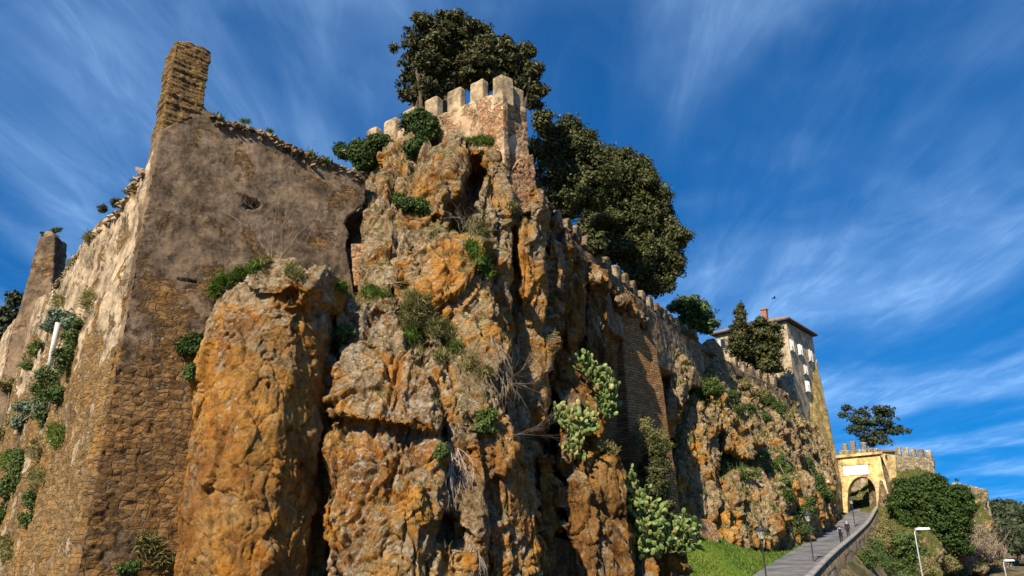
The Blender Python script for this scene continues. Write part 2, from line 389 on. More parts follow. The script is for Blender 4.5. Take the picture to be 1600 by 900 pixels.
M['curtain'] = masonry_mat('curtain_masonry', (0.34, 0.17), ((.12, .075, .04), (.22, .15, .08), (.30, .22, .13)), (.20, .155, .105), 0.5,
                          plaster=(.235, .18, .115), rubble=True, plaster_amt=0.5, bumpd=0.12, streak=0.4, ochre=0.2)  # plaster colour darkened to carry the trees' shade on the wall
M['brick'] = masonry_mat('buttress_brick', (0.62, 0.21), ((.20, .095, .035), (.32, .16, .06), (.42, .25, .11)), (.13, .085, .045), 0.06,
                          bumpd=0.10, streak=0.18, joint=0.10)
M['house'] = masonry_mat('house_plaster', (0.5, 0.24), ((.26, .20, .12), (.33, .26, .16), (.38, .31, .21)), (.33, .28, .20), 0.3,
                          plaster=(.36, .29, .19), plaster_amt=0.95, bumpd=0.03, streak=0.35, stain=(.12, .09, .05))
M['house_base'] = masonry_mat('house_base_masonry', (0.6, 0.3), ((.30, .20, .07), (.42, .29, .10), (.45, .35, .17)), (.38, .30, .16), 0.4,
                          plaster=(.44, .31, .11), plaster_amt=0.6, bumpd=0.06, streak=0.4, ochre=0.25)
M['gate'] = masonry_mat('gate_plaster', (0.7, 0.35), ((.42, .32, .17), (.54, .42, .24), (.58, .50, .34)), (.5, .42, .26), 0.3,
                          plaster=(.60, .43, .18), plaster_amt=0.66, bumpd=0.04, streak=0.4, stain=(.2, .14, .06))
M['leaf_oak'] = leaf_mat('leaf_holm_oak', (.024, .034, .008), (.105, .110, .028), dry=(.14, .115, .035), trans=.15)
M['leaf_cypress'] = leaf_mat('leaf_cypress', (.022, .030, .008), (.095, .092, .024), dry=(.12, .08, .028), trans=.14)
M['leaf_ivy'] = leaf_mat('leaf_ivy', (.020, .042, .010), (.065, .105, .022), trans=.15, rough=.65, spec=.15)
M['leaf_bush'] = leaf_mat('leaf_bush', (.030, .055, .014), (.10, .15, .03), trans=.2)
M['leaf_bright'] = leaf_mat('leaf_bright', (.04, .075, .015), (.12, .17, .032), trans=.2)
M['leaf_far'] = leaf_mat('leaf_far', (.022, .034, .014), (.06, .075, .03), trans=.1)
M['leaf_grey'] = leaf_mat('leaf_grey', (.08, .12, .08), (.20, .26, .17), trans=.15)
M['grass'] = leaf_mat('grass_blades', (.045, .095, .010), (.14, .21, .025), dry=(.26, .22, .07), trans=.3, rough=.7)
M['grass_dry'] = leaf_mat('grass_dry', (.12, .12, .035), (.30, .26, .10), dry=(.38, .29, .13), trans=.25, rough=.8)
M['pad'] = leaf_mat('cactus_pad', (.07, .125, .030), (.19, .24, .065), dry=(.32, .22, .09), trans=.06, rough=.45, spec=.4)
M['pad_light'] = leaf_mat('cactus_pad_light', (.10, .155, .040), (.26, .29, .09), dry=(.38, .25, .11), trans=.06, rough=.5, spec=.35)
M['bark'] = plain_mat('bark', (.10, .075, .05), 0.95, 0.5, 3, bumpd=0.05)
M['twig'] = plain_mat('twig', (.26, .20, .15), 0.9, 0.35, 4)
M['twig_pale'] = plain_mat('twig_pale', (.36, .30, .24), 0.9, 0.3, 4)
M['iron'] = plain_mat('lamp_iron', (.035, .04, .045), 0.5, 0.2, 3, 0.4)
M['rock_bank'] = rock_mat('bank_earth', lich=0.16, white=-0.08, vert=0.0, tone=0.8, moss=0.8, ledge=0.16)
M['galv'] = plain_mat('galvanised_steel', (.33, .35, .36), 0.45, 0.12, 2, 0.5, 0.2)
M['white'] = plain_mat('white_paint', (.60, .60, .58), 0.5, 0.06, 3)
M['roof'] = plain_mat('roof_tiles', (.26, .17, .11), 0.9, 0.4, 3, bumpd=0.05)
M['eave'] = plain_mat('eave_wood', (.06, .055, .055), 0.9, 0.2)
M['shutter'] = plain_mat('shutter_paint', (.52, .52, .51), 0.6, 0.12, 3)
M['redbrick'] = plain_mat('chimney_brick', (.28, .13, .08), 0.9, 0.35, 5, bumpd=0.04)
M['marble'] = plain_mat('marble_plaque', (.74, .70, .62), 0.6, 0.12, 1.5)
M['dark'] = plain_mat('dark_glass', (.02, .022, .025), 0.3, 0.1)
# ------------------------------------------------------------------ displacement recipes
def rock_disp(big=0.5, blk=0.35, crev=0.3, sc=(2.4, 2.4, 4.5), small=0.10, fine=0.05, pit=0.05, seed=0, groove=0.0, saw=0.0, sawsc=(2.6, 2.6, 7.5), fiss=0.0):
    def f(V, N):
        q = V + 0.9 * np.stack([fbm(V / 3.1, 3, seed + 50), fbm(V / 3.1, 3, seed + 60), fbm(V / 3.1, 3, seed + 70)], 1)
        d = big * fbm(V / 5.0, 3, seed)
        f1, e1 = facet(q, sc, seed + 3, blk); d += f1 - crev * np.exp(-e1 / 0.03) * sstep(-.1, .3, fbm(V / 3.0, 2, seed + 15))
        f2, e2 = facet(q, np.array(sc) * 0.37, seed + 13, small); d += f2 - small * 0.6 * np.exp(-e2 / 0.05)
        f3, e3 = facet(q, np.array(sc) * 0.13, seed + 23, small * 0.4); d += f3
        if saw:
            d += saw * slab(q, sawsc, seed + 90)
            d += saw * 0.4 * slab(q, np.array(sawsc) * 0.36, seed + 95)
        if fiss:
            F1, F2, c = worley((V + 0.5 * np.stack([fbm(V / 2.2, 4, seed + 80), fbm(V / 2.2, 4, seed + 81), 0 * V[:, 0]], 1)) / np.array((2.3, 2.3, 14.0)), seed + 83)
            d -= fiss * np.exp(-(F2 - F1) / 0.035)
        if groove:
            g = fbm(q / np.array((0.9, 0.9, 9.0)), 4, seed + 21)
            d += groove * g
        d += fine * 2 * fbm(V / 0.8, 5, seed + 31, 0.68) + fine * 0.8 * (0.35 - np.abs(fbm(q / np.array((1.5, 1.5, 2.4)), 4, seed + 33, 0.6)) * 2.2) + fine * 0.7 * np.minimum(np.abs(fbm(V / 0.7, 3, seed + 35)) * 4 - .5, .3)
        if pit:
            F1, F2, c = worley(V / 0.42 + 0.5 * fbm(V / 0.3, 2, 5)[:, None], seed + 41)
            m = sstep(-0.1, 0.25, fbm(V / 2.5, 3, seed + 44))
            d -= pit * (1 - sstep(0.12, 0.36, F1)) * (0.35 + m) * (c > 0.35)
        return d
    return f
def facet(V, sc, seed, amt):
    '''angular facets: every Worley cell is tilted and shifted by its own random amount'''
    p = V / np.array(sc); i = np.floor(p).astype(np.int64); n = len(p)
    F1 = np.full(n, 9.0); F2 = np.full(n, 9.0); best = np.zeros((n, 3)); key = np.zeros((n, 3), dtype=np.int64)
    for dx in (-1, 0, 1):
        for dy in (-1, 0, 1):
            for dz in (-1, 0, 1):
                a, b, c = i[:, 0] + dx, i[:, 1] + dy, i[:, 2] + dz
                q = np.stack([a + _h(a, b, c, seed), b + _h(a, b, c, seed + 1), c + _h(a, b, c, seed + 2)], 1)
                d = np.linalg.norm(p - q, axis=1); m = d < F1
                F2 = np.where(m, F1, np.minimum(F2, d)); F1 = np.where(m, d, F1)
                best = np.where(m[:, None], p - q, best); key = np.where(m[:, None], np.stack([a, b, c], 1), key)
    t = np.stack([_h(key[:, 0], key[:, 1], key[:, 2], seed + k) - .5 for k in (5, 6, 7)], 1) * 2
    return amt * ((best * t).sum(1) + 0.7 * (_h(key[:, 0], key[:, 1], key[:, 2], seed + 8) - .5)), F2 - F1
def slab(V, sc, seed):
    '''tall slabs that lean out to one side and break off sharply on the other'''
    p = V / np.array(sc); i = np.floor(p).astype(np.int64); n = len(p); F1 = np.full(n, 9.0); out = np.zeros(n)
    for dx in (-1, 0, 1):
        for dy in (-1, 0, 1):
            for dz in (-1, 0, 1):
                a, b, c = i[:, 0] + dx, i[:, 1] + dy, i[:, 2] + dz
                q = np.stack([a + _h(a, b, c, seed), b + _h(a, b, c, seed + 1), c + _h(a, b, c, seed + 2)], 1)
                d = np.linalg.norm(p - q, axis=1); m = d < F1; F1 = np.where(m, d, F1)
                out = np.where(m, (p - q)[:, 0] * (0.5 + _h(a, b, c, seed + 4)) + 0.35 * (_h(a, b, c, seed + 3) - .5), out)
    return out
def wall_disp(a=0.10, b=0.04, seed=0, stones=0.03):
    def f(V, N):
        d = a * fbm(V / 2.2, 4, seed) + b * fbm(V / 0.35, 4, seed + 5, 0.6)
        if stones:
            F1, F2, c = worley(V / np.array((0.42, 0.42, 0.24)), seed + 7)
            d += stones * ((c - 0.5) - 0.9 * np.exp(-(F2 - F1) / 0.10)) * sstep(-0.35, 0.15, fbm(V / 3.0, 3, seed + 8) - np.clip((V[:, 2] - 8) / 12, -.3, .5))
        return d
    return f

class Plane:
    def __init__(s, a, b, c):
        s.p = a; s.n = (b - a).cross(c - a).normalized()
        if s.n.dot(a) > 0: s.n = -s.n        # towards the camera
    def at(s, px, py):
        r = ray(px, py); return r * (s.p.dot(s.n) / r.dot(s.n))
def prism(bm, pxs, pl, th, push=0.0):
    F = [pl.at(*p) + pl.n * push for p in pxs]; B = [q - pl.n * th for q in F]
    f = [bm.verts.new(q) for q in F]; b = [bm.verts.new(q) for q in B]; n = len(f)
    bm.faces.new(f); bm.faces.new(b[::-1])
    for i in range(n): bm.faces.new((f[i], b[i], b[(i + 1) % n], f[(i + 1) % n]))
    bmesh.ops.recalc_face_normals(bm, faces=bm.faces[:]); bmesh.ops.triangulate(bm, faces=bm.faces[:])
def hdir(pl):
    d = Vector((0, 0, 1)).cross(pl.n); d.z = 0; d.normalize(); return (d.x, d.y)

# ------------------------------------------------------------------ ruined bastion (left)
C1, C0 = P(274, 65, 30.6), P(118, 905, 27.6)
PLR = Plane(C1, C0, P(560, 300, 37.0))
PLL = Plane(C1, C0, P(70, 440, 46.0))
bast = empty('ruined_bastion', P(118, 905, 27.6))
tag(bast, 'tall ruined masonry bastion with battered grey plastered corner rising at the left of the rocks', 'bastion')
bm = bmesh.new()
prism(bm, [(250, 205), (318, 163), (336, 178), (352, 189), (372, 188), (388, 196), (408, 200), (424, 210), (446, 222), (462, 232), (480, 238), (498, 246), (520, 254), (540, 262), (556, 270), (568, 268),
           (572, 290), (570, 316), (556, 330), (543, 338), (537, 350), (546, 366), (541, 384), (552, 445), (575, 960), (108, 960)], PLR, 1.5)
hole = [(PLR.at(391, 318), 0.42, 0.30, 0.75), (PLR.at(383, 322), 0.2, 0.15, 0.35), (PLR.at(290, 438), 0.5, 0.06, 0.22), (PLR.at(283, 547), 0.10, 0.10, 0.2), (PLR.at(345, 612), 0.08, 0.08, 0.2)]
_wd = wall_disp(0.16, 0.05, 3, 0.04)
def bast_disp(V, N):
    d = _wd(V, N)
    hd = np.array(hdir(PLR))
    for c, rx, rz, dep in hole:
        s = (V[:, :2] - np.array(c[:2])) @ hd / rx; t = (V[:, 2] - c.z) / rz
        r = np.sqrt(s * s + t * t) + 0.45 * fbm(V / 0.25, 3, 77)
        d = d - dep * (1 - sstep(0.75, 1.05, r)) * ((V - np.array(c)) @ np.array(PLR.n) > -0.5)
    return d
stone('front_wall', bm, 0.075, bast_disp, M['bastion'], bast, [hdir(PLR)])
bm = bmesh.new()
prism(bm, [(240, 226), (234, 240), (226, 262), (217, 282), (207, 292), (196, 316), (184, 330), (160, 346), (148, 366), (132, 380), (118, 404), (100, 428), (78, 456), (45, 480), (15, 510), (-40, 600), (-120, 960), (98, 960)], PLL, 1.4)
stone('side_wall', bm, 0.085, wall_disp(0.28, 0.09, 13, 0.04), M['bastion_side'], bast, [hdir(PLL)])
# corner pier: stepped brick and tuff top
bm = bmesh.new()
prism(bm, [(276, 63), (288, 66), (296, 66), (305, 72), (316, 73), (330, 82), (327, 110), (322, 140), (318, 168), (312, 176), (285, 190), (252, 206), (262, 140)], PLR, 1.5)
def pier_disp(V, N):
    row = np.floor(V[:, 2] / 0.23 + 0.3 * fbm(V / 1.5, 2, 3)); fr = V[:, 2] / 0.23 - np.floor(V[:, 2] / 0.23)
    up = sstep(18.0, 19.0, V[:, 2])
    return 0.16 * fbm(V / 0.8, 4, 23, 0.6) + 0.05 * (_h(row.astype(int), row.astype(int) * 0, row.astype(int) * 0, 3) - 0.5) * up * 2 - 0.05 * (np.abs(fr - 0.5) > 0.4) * up
stone('corner_pier', bm, 0.06, pier_disp, M['pier'], bast, [hdir(PLR), hdir(PLL)])
# rubble core showing along the broken top
rng = np.random.default_rng(5)
def rubble(name, pts, n, size, spread, mat, parent, seed=1, inset=0.2):
    r = random.Random(seed); bm = bmesh.new()
    for _ in range(n):
        k = r.random() * (len(pts) - 1); i = int(k); a = Vector(pts[i]).lerp(Vector(pts[i + 1]), k - i)
        c = a + Vector((r.gauss(0, .12), r.uniform(-0.1, inset), -abs(r.gauss(0, spread))))
        s = size * r.uniform(.5, 1.5)
        hv = [c + Vector((r.uniform(-1, 1) * s, r.uniform(-1, 1) * s * .8, r.uniform(-.6, .6) * s)) for _ in range(9)]
        add_hull(bm, hv)
    return bm_obj(name, bm, mat, parent)
tops = [PLR.at(*p) + Vector((0, 0, 0)) for p in [(334, 182), (352, 192), (388, 198), (420, 211), (462, 234), (498, 247), (540, 263), (566, 272)]]
rubble('rubble_core', tops, 520, 0.17, 0.26, M['curtain'], bast, 4)
topl = [PLL.at(*p) for p in [(230, 262), (207, 294), (184, 332), (148, 368), (118, 406), (85, 450)]]
rubble('rubble_core', topl, 260, 0.18, 0.2, M['bastion_side'], bast, 6)
# far pier of the side wall
bm = bmesh.new()
hull_px(bm, [(60, 371, 47), (86, 367, 47), (70, 460, 47.0), (40, 480, 47.0), (18, 520, 46.9), (-4, 610, 46.8), (-40, 800, 46.5), (60, 800, 46.5)], 1.6)
hull_px(bm, [(66, 372, 47.4), (84, 368, 47.4), (70, 361, 47.5), (80, 360, 47.5), (84, 380, 47.3), (64, 380, 47.3)], 1.0)
stone('end_pier', bm, 0.10, wall_disp(0.12, 0.06, 33, 0.0), M['bastion'], bast, [(0.8, 0.6), hdir(PLL)])
# broken brick jamb at the inner end
bm = bmesh.new()
hull_px(bm, [(549, 382, 36.4), (570, 379, 36.6), (573, 446, 36.3), (553, 447, 36.2)], 1.0)
stone('brick_jamb', bm, 0.06, wall_disp(0.10, 0.10, 43, 0.06), M['tower'], bast, [hdir(PLR)])

# ------------------------------------------------------------------ near rocks
def build_rock(name, label, hulls, voxel, disp, mat, extra=None):
    bm = bmesh.new()
    for h in hulls:
        pts, back = h[0], h[1]; hull_px(bm, pts, back, *(h[2:] if len(h) > 2 else ()))
    if extra: extra(bm)
    o = stone(name, bm, voxel, disp, mat, None)
    tag(o, label, None, None, 'structure'); return o

pillar = build_rock('rock_pillar', 'broad pitted orange tuff pillar with pale grey cap leaning on the bastion wall', [
    ([(336, 464, 29.4), (350, 447, 29.4), (400, 440, 28.8), (440, 432, 28.8), (466, 452, 29.0), (318, 500, 29.0), (350, 500, 27.7), (420, 480, 27.7), (330, 560, 27.8), (463, 545, 28.1), (302, 660, 28.0), (340, 680, 26.7), (430, 660, 26.8), (460, 690, 27.9), (281, 790, 27.7), (262, 930, 27.4), (456, 930, 27.4), (385, 590, 26.6), (375, 760, 25.9), (310, 850, 26.3), (430, 850, 26.3), (370, 930, 25.6)], 4.8),
    ([(380, 438, 28.4), (405, 410, 28.9), (432, 399, 29.2), (456, 406, 29.0), (478, 432, 28.6), (440, 455, 28.0), (395, 455, 28.0)], 2.6),
    ([(462, 430, 28.4), (488, 414, 29.0), (510, 414, 29.6), (524, 426, 30.2), (521, 475, 30.4), (462, 480, 28.2), (494, 440, 28.4)], 2.2),
    ([(452, 470, 28.2), (503, 470, 30.2), (500, 560, 30.0), (486, 700, 29.3), (474, 930, 28.7), (452, 930, 27.0), (460, 700, 27.6)], 3.0),
], 0.06, rock_disp(0.36, 0.26, 0.12, (2.4, 2.4, 3.6), 0.11, 0.050, 0.17, 11), M['rock_near'])

outcrop = build_rock('rock_outcrop', 'low front tuff outcrop with grey lichen top and orange face in the middle', [
    # upper slab with overhanging lip
    ([(528, 540, 30.2), (560, 528, 30.4), (640, 545, 30.4), (668, 590, 30.0), (690, 648, 29.7), (518, 575, 29.4), (516, 648, 28.7), (560, 655, 28.5), (610, 652, 28.6), (680, 672, 28.9)], 4.5),
    ([(524, 460, 32.0), (560, 458, 32.4), (600, 470, 32.2), (619, 474, 32.0), (621, 500, 31.8), (600, 520, 31.2), (640, 560, 30.6), (530, 555, 30.8), (525, 500, 31.6)], 4.0),
    # lower orange body
    ([(512, 655, 29.3), (600, 650, 29.4), (680, 672, 29.6), (694, 720, 29.4), (690, 780, 28.9), (508, 760, 28.6), (505, 935, 28.0), (600, 935, 27.7), (668, 800, 28.6), (640, 935, 28.0), (590, 760, 28.3)], 5.0),
    ([(612, 760, 28.4), (640, 745, 28.2), (668, 800, 28.4), (630, 830, 27.9), (616, 935, 27.5), (650, 935, 27.9)], 3.0),
    ([(486, 520, 31.5), (520, 560, 31.3), (515, 700, 30.6), (508, 935, 29.8), (470, 935, 30.0), (480, 700, 30.8)], 3.0),
    # leaning slabs to the right
    ([(640, 540, 31.6), (700, 560, 31.8), (760, 600, 32.0), (792, 650, 32.0), (802, 700, 31.8), (700, 640, 30.6), (740, 680, 30.4), (765, 760, 30.4), (690, 650, 30.8), (720, 720, 30.2)], 4.5),
    ([(705, 640, 30.7), (745, 665, 30.2), (760, 740, 29.9), (752, 820, 29.7), (706, 700, 30.4), (722, 780, 30.2), (738, 930, 29.6), (760, 930, 30.2), (700, 930, 30.6)], 4.0),
    ([(672, 860, 29.3), (690, 845, 29.1), (740, 860, 29.4), (745, 935, 29.2), (668, 935, 29.0)], 2.5),
    ([(760, 640, 32.2), (795, 660, 32.6), (820, 740, 33.0), (835, 800, 32.8), (850, 935, 32.2), (775, 800, 31.0), (770, 935, 30.6), (765, 740, 31.4)], 5.0),
    ([(690, 760, 31.4), (760, 760, 31.2), (770, 935, 31.0), (660, 935, 31.0)], 4.0),
], 0.065, rock_disp(0.32, 0.28, 0.20, (2.2, 2.2, 2.8), 0.12, 0.055, 0.14, 17, 0.0, 0.24, (2.2, 2.2, 3.5), 0.35), M['rock_outcrop'])

crag = build_rock('rock_cliff', 'high weathered tuff crag with a dark hollow below the crenellated tower', [
    # backing masses
    ([(560, 345, 41), (600, 345, 42), (700, 350, 41), (790, 300, 42.5), (836, 285, 43.5), (850, 310, 45), (570, 470, 37), (790, 480, 38.5), (540, 560, 35.5), (540, 935, 33.5), (790, 935, 35.0), (850, 935, 41.0)], 14),
    ([(600, 232, 42.8), (650, 222, 43), (690, 226, 43), (600, 300, 40), (690, 300, 41.5)], 10),
    ([(690, 236, 42.6), (775, 236, 42.2), (700, 300, 42.0), (770, 300, 41.4), (700, 348, 39.4), (790, 345, 39.8), (735, 270, 42.2)], 8),
    ([(535, 300, 39.5), (600, 290, 40), (535, 470, 38.5), (600, 470, 38.5)], 8),
    # left shoulder
    ([(573, 285, 39), (600, 262, 40), (645, 250, 40), (640, 300, 38.4), (572, 340, 37.6), (590, 400, 36.6), (640, 345, 37.4), (570, 420, 36.2)], 6),
    ([(575, 330, 37.4), (640, 335, 37.0), (690, 345, 37.0), (640, 390, 35.6), (575, 400, 35.8), (560, 450, 34.6), (600, 430, 35.0), (635, 470, 34.2), (560, 480, 34.2), (700, 350, 36.6)], 6),
    # yellow boulder beside the hollow
    ([(644, 262, 38.8), (668, 232, 39.4), (708, 224, 39.6), (716, 236, 39.0), (700, 262, 37.4), (694, 300, 36.9), (692, 338, 36.6), (642, 330, 37.6), (640, 300, 37.8)], 5),
    # lintel and right fin of the hollow
    ([(705, 226, 38.8), (772, 230, 39.2), (770, 243, 39.0), (712, 238, 38.6)], 5.5),
    ([(764, 240, 38.6), (790, 262, 38.8), (796, 300, 38.4), (772, 300, 37.8), (800, 345, 38.2), (762, 350, 36.8), (742, 380, 36.2), (798, 420, 37.6), (790, 430, 37.0)], 5),
    # central boulder and slope below it
    ([(632, 372, 35.0), (660, 362, 35.4), (705, 364, 35.6), (718, 392, 34.6), (760, 405, 34.8), (775, 440, 34.4), (626, 420, 34.0), (616, 478, 33.4), (640, 440, 33.6), (700, 460, 33.5), (660, 500, 33.0), (770, 480, 34.0)], 6),
    ([(576, 400, 35.6), (612, 390, 35.6), (610, 470, 33.8), (570, 452, 34.2), (560, 470, 34.0), (600, 500, 33.4)], 4),
    ([(640, 480, 33.4), (775, 460, 34.2), (790, 520, 34.2), (800, 600, 34.0), (650, 540, 32.4), (700, 600, 32.2), (780, 620, 33.0), (620, 500, 33.0), (740, 560, 32.4)], 6),
    ([(750, 405, 35.8), (790, 420, 36.6), (798, 470, 36.4), (792, 540, 35.4), (770, 470, 34.6)], 5),
    # fins of the shaded flank
    ([(806, 350, 38.9), (826, 345, 38.6), (842, 390, 39.0), (850, 470, 39.2), (844, 560, 39.0), (832, 640, 38.8), (838, 760, 38.6), (812, 400, 38.6), (818, 480, 38.4), (824, 640, 38.4)], 4),
    ([(828, 290, 40.8), (846, 300, 41.4), (855, 340, 41.8), (852, 400, 41.6), (832, 330, 40.4), (836, 380, 40.6)], 5),
    ([(862, 360, 43.4), (872, 400, 44), (880, 500, 43.4), (884, 600, 42.4), (866, 560, 42.0), (858, 470, 42.2)], 5),
    ([(790, 620, 36.0), (835, 640, 38.6), (850, 700, 39.2), (862, 935, 38.6), (790, 935, 34.6), (800, 740, 35.4)], 6),
    ([(775, 822, 33.6), (800, 800, 33.2), (818, 850, 33.4), (822, 935, 33.2), (770, 935, 32.6)], 3),
], 0.08, rock_disp(0.32, 0.22, 0.14, (2.4, 2.4, 4.5), 0.12, 0.050, 0.09, 29, 0.04, 0.78, (3.2, 3.2, 6.0), 0.45), M['rock_mid'])

flank = build_rock('rock_flank', 'shaded tuff flank with vertical ribs behind the prickly pears', [
    ([(846, 312, 45.5), (880, 362, 50.5), (945, 424, 58), (850, 600, 44.5), (945, 560, 58), (860, 935, 42.5), (955, 935, 51), (950, 700, 56)], 16),
    ([(905, 405, 50.2), (930, 408, 51.4), (951, 420, 51.6), (953, 438, 51), (925, 446, 49.6), (908, 430, 49.8)], 5),
    ([(884, 350, 46.6), (902, 390, 48.0), (912, 430, 48.6), (905, 520, 47.6), (888, 540, 46.0), (872, 400, 45.6)], 5),
    ([(918, 446, 50.4), (945, 446, 52.0), (950, 540, 51.0), (945, 640, 50), (915, 560, 49.4)], 5),
    ([(868, 545, 40.8), (892, 552, 41.2), (930, 608, 42), (945, 660, 42.5), (860, 590, 40.2), (880, 640, 40.2), (930, 700, 41)], 4),
    ([(878, 640, 40.0), (892, 636, 40.4), (900, 690, 40.0), (890, 760, 39.4), (876, 700, 39.2)], 3),
    ([(898, 715, 39.6), (925, 690, 40.2), (955, 700, 40.6), (970, 735, 40.8), (982, 800, 40.4), (990, 935, 39.8), (900, 770, 38.8), (880, 935, 38.0), (930, 800, 38.4), (935, 935, 37.8)], 5),
    ([(884, 760, 38.8), (900, 790, 38.6), (908, 935, 38.0), (882, 935, 37.6)], 3),
    ([(976, 765, 43.0), (992, 800, 42.6), (1016, 850, 42.3), (972, 935, 41.2), (1038, 935, 41.8)], 4),
    ([(1000, 862, 42.4), (1040, 852, 43.0), (1070, 866, 43.8), (1078, 935, 43.4), (1000, 935, 42.2)], 3),
    ([(845, 700, 38.6), (880, 760, 38.6), (870, 935, 37.4), (840, 935, 36.4)], 4),
    # lip above the brick wall
    ([(952, 436, 55.5), (973, 452, 58), (990, 476, 60), (1010, 505, 61), (1000, 505, 60), (966, 470, 55.6)], 6),
    ([(950, 430, 57), (1060, 535, 74), (1110, 570, 86), (1020, 550, 68), (1060, 600, 75), (1110, 640, 86)], 12),
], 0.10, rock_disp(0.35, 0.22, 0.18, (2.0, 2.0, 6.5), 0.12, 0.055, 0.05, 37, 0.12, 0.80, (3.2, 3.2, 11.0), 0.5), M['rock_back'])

far = build_rock('rock_slope', 'sunlit fractured tuff slope with green ledges below the house', [
    ([(1030, 560, 76), (1110, 565, 86), (1180, 585, 96), (1250, 640, 108), (1285, 690, 112), (1298, 720, 112), (1300, 812, 110), (1255, 862, 81), (1185, 862, 74), (1100, 828, 69.5), (1050, 830, 68), (1040, 700, 70), (1140, 700, 79), (1230, 740, 89)], 25),
    ([(1040, 555, 69), (1060, 545, 69.4), (1078, 570, 70), (1080, 610, 69.6), (1062, 640, 68), (1042, 690, 67.6), (1048, 600, 67.6)], 6),
    ([(1048, 640, 70), (1085, 620, 71), (1125, 640, 74), (1120, 800, 69.5), (1060, 720, 68), (1054, 830, 66.6), (1110, 834, 67.5)], 8),
    ([(1085, 590, 77), (1115, 575, 80), (1150, 600, 83), (1125, 640, 76)], 8),
    ([(1130, 630, 77), (1175, 625, 83), (1190, 690, 80), (1175, 720, 76), (1135, 700, 74.5)], 8),
    ([(1120, 750, 71), (1190, 730, 76), (1212, 800, 75), (1208, 862, 73), (1150, 855, 69.5), (1120, 838, 69)], 8),
    ([(1200, 640, 92), (1250, 650, 102), (1280, 700, 104), (1265, 740, 96), (1215, 720, 86)], 8),
    ([(1215, 760, 80), (1260, 750, 88), (1290, 770, 97), (1285, 840, 91), (1240, 865, 78)], 8),
    ([(1280, 730, 104), (1300, 735, 109), (1303, 812, 107), (1290, 830, 99)], 8),
], 0.15, rock_disp(0.6, 0.6, 0.35, (2.4, 2.4, 8.0), 0.28, 0.10, 0.0, 53, 0.25, 0.75, (3.2, 3.2, 10.0), 0.7), M['rock_far'])

# ------------------------------------------------------------------ crenellated tower on the crag
A2 = P(784, 150, 40.0); B2 = P(560, 235, 48.2); C2 = P(832, 180, 41.6)
TL = Plane(Vector((A2.x, A2.y, 0)), Vector((A2.x, A2.y, 30)), Vector((B2.x, B2.y, 0)))
TR = Plane(Vector((A2.x, A2.y, 0)), Vector((A2.x, A2.y, 30)), Vector((C2.x, C2.y, 0)))
tower = empty('castle_tower', A2 - Vector((0, 0, 6)))
tag(tower, 'crenellated tower corner of pink plaster and orange rubble on top of the crag', 'tower')
bm = bmesh.new()
prism(bm, [(784, 141), (748, 155), (712, 169), (677, 183), (641, 196), (612, 208), (583, 219), (553, 231), (550, 290), (640, 270), (700, 240), (772, 244), (776, 300), (784, 330)], TL, 0.8)
stone('left_wall', bm, 0.07, wall_disp(0.12, 0.05, 61, 0.06), M['tower'], tower, [hdir(TL)])
bm = bmesh.new()
prism(bm, [(782, 150), (805, 160), (826, 167), (829, 185), (833, 240), (838, 320), (782, 330)], TR, 0.9, -0.32)
prism(bm, [(810, 250), (833, 240), (842, 330), (782, 340), (784, 285)], TR, 0.9, 0.05)
stone('right_wall', bm, 0.06, wall_disp(0.14, 0.09, 67, 0.12), M['tower'], tower, [hdir(TR)])
bm = bmesh.new()
prism(bm, [(777, 146), (787, 146), (787, 200), (790, 262), (776, 240)], TL, 0.55, 0.06)
stone('corner_edge', bm, 0.06, wall_disp(0.06, 0.05, 71, 0.04), M['tower'], tower, [hdir(TL)])
def merlon(pl, px, ytop, wpx, hpx, mat, parent, seed, th=0.62, cap=0.12, push=0.0):
    bm = bmesh.new()
    a = pl.at(px - wpx / 2, ytop) ; b = pl.at(px + wpx / 2, ytop); zt = (a.z + b.z) / 2
    bot = pl.at(px, ytop + hpx).z
    d = Vector((b.x - a.x, b.y - a.y, 0)); ln = d.length; d.normalize()
    nh = Vector((pl.n.x, pl.n.y, 0)).normalized()
    c = (a + b) / 2 - nh * (th / 2 - push)
    box_hull(bm, (c.x, c.y), (d.x, d.y), ln, th, bot - 0.35, zt - cap)
    box_hull(bm, (c.x, c.y), (d.x, d.y), ln * 0.98, th * 0.98, zt - cap - 0.03, zt, cap * 0.9)
    return stone('merlon', bm, max(0.05, ln / 14), wall_disp(0.05, 0.03, seed, 0), mat, parent, [(d.x, d.y), (-d.y, d.x)])
for k, (px, yt, wp, hp) in enumerate([(560, 222, 12, 14), (580, 199, 15, 22), (609, 185, 17, 24), (638, 169, 18, 27), (673, 152, 19, 28), (709, 138, 20, 30), (744, 125, 20, 30)]):
    merlon(TL, px, yt, wp, hp, M['merlon'], tower, 80 + k, 0.62, 0.12)
def merlon_box(c, d, ln, th, z0, z1, mat, parent, seed, cap=0.14, vox=0.06):
    bm = bmesh.new(); box_hull(bm, c, d, ln, th, z0, z1 - cap); box_hull(bm, c, d, ln * .98, th * .98, z1 - cap - .03, z1, cap)
    return stone('merlon', bm, vox, wall_disp(0.05, 0.03, seed, 0), mat, parent, [(d[0], d[1]), (-d[1], d[0])])
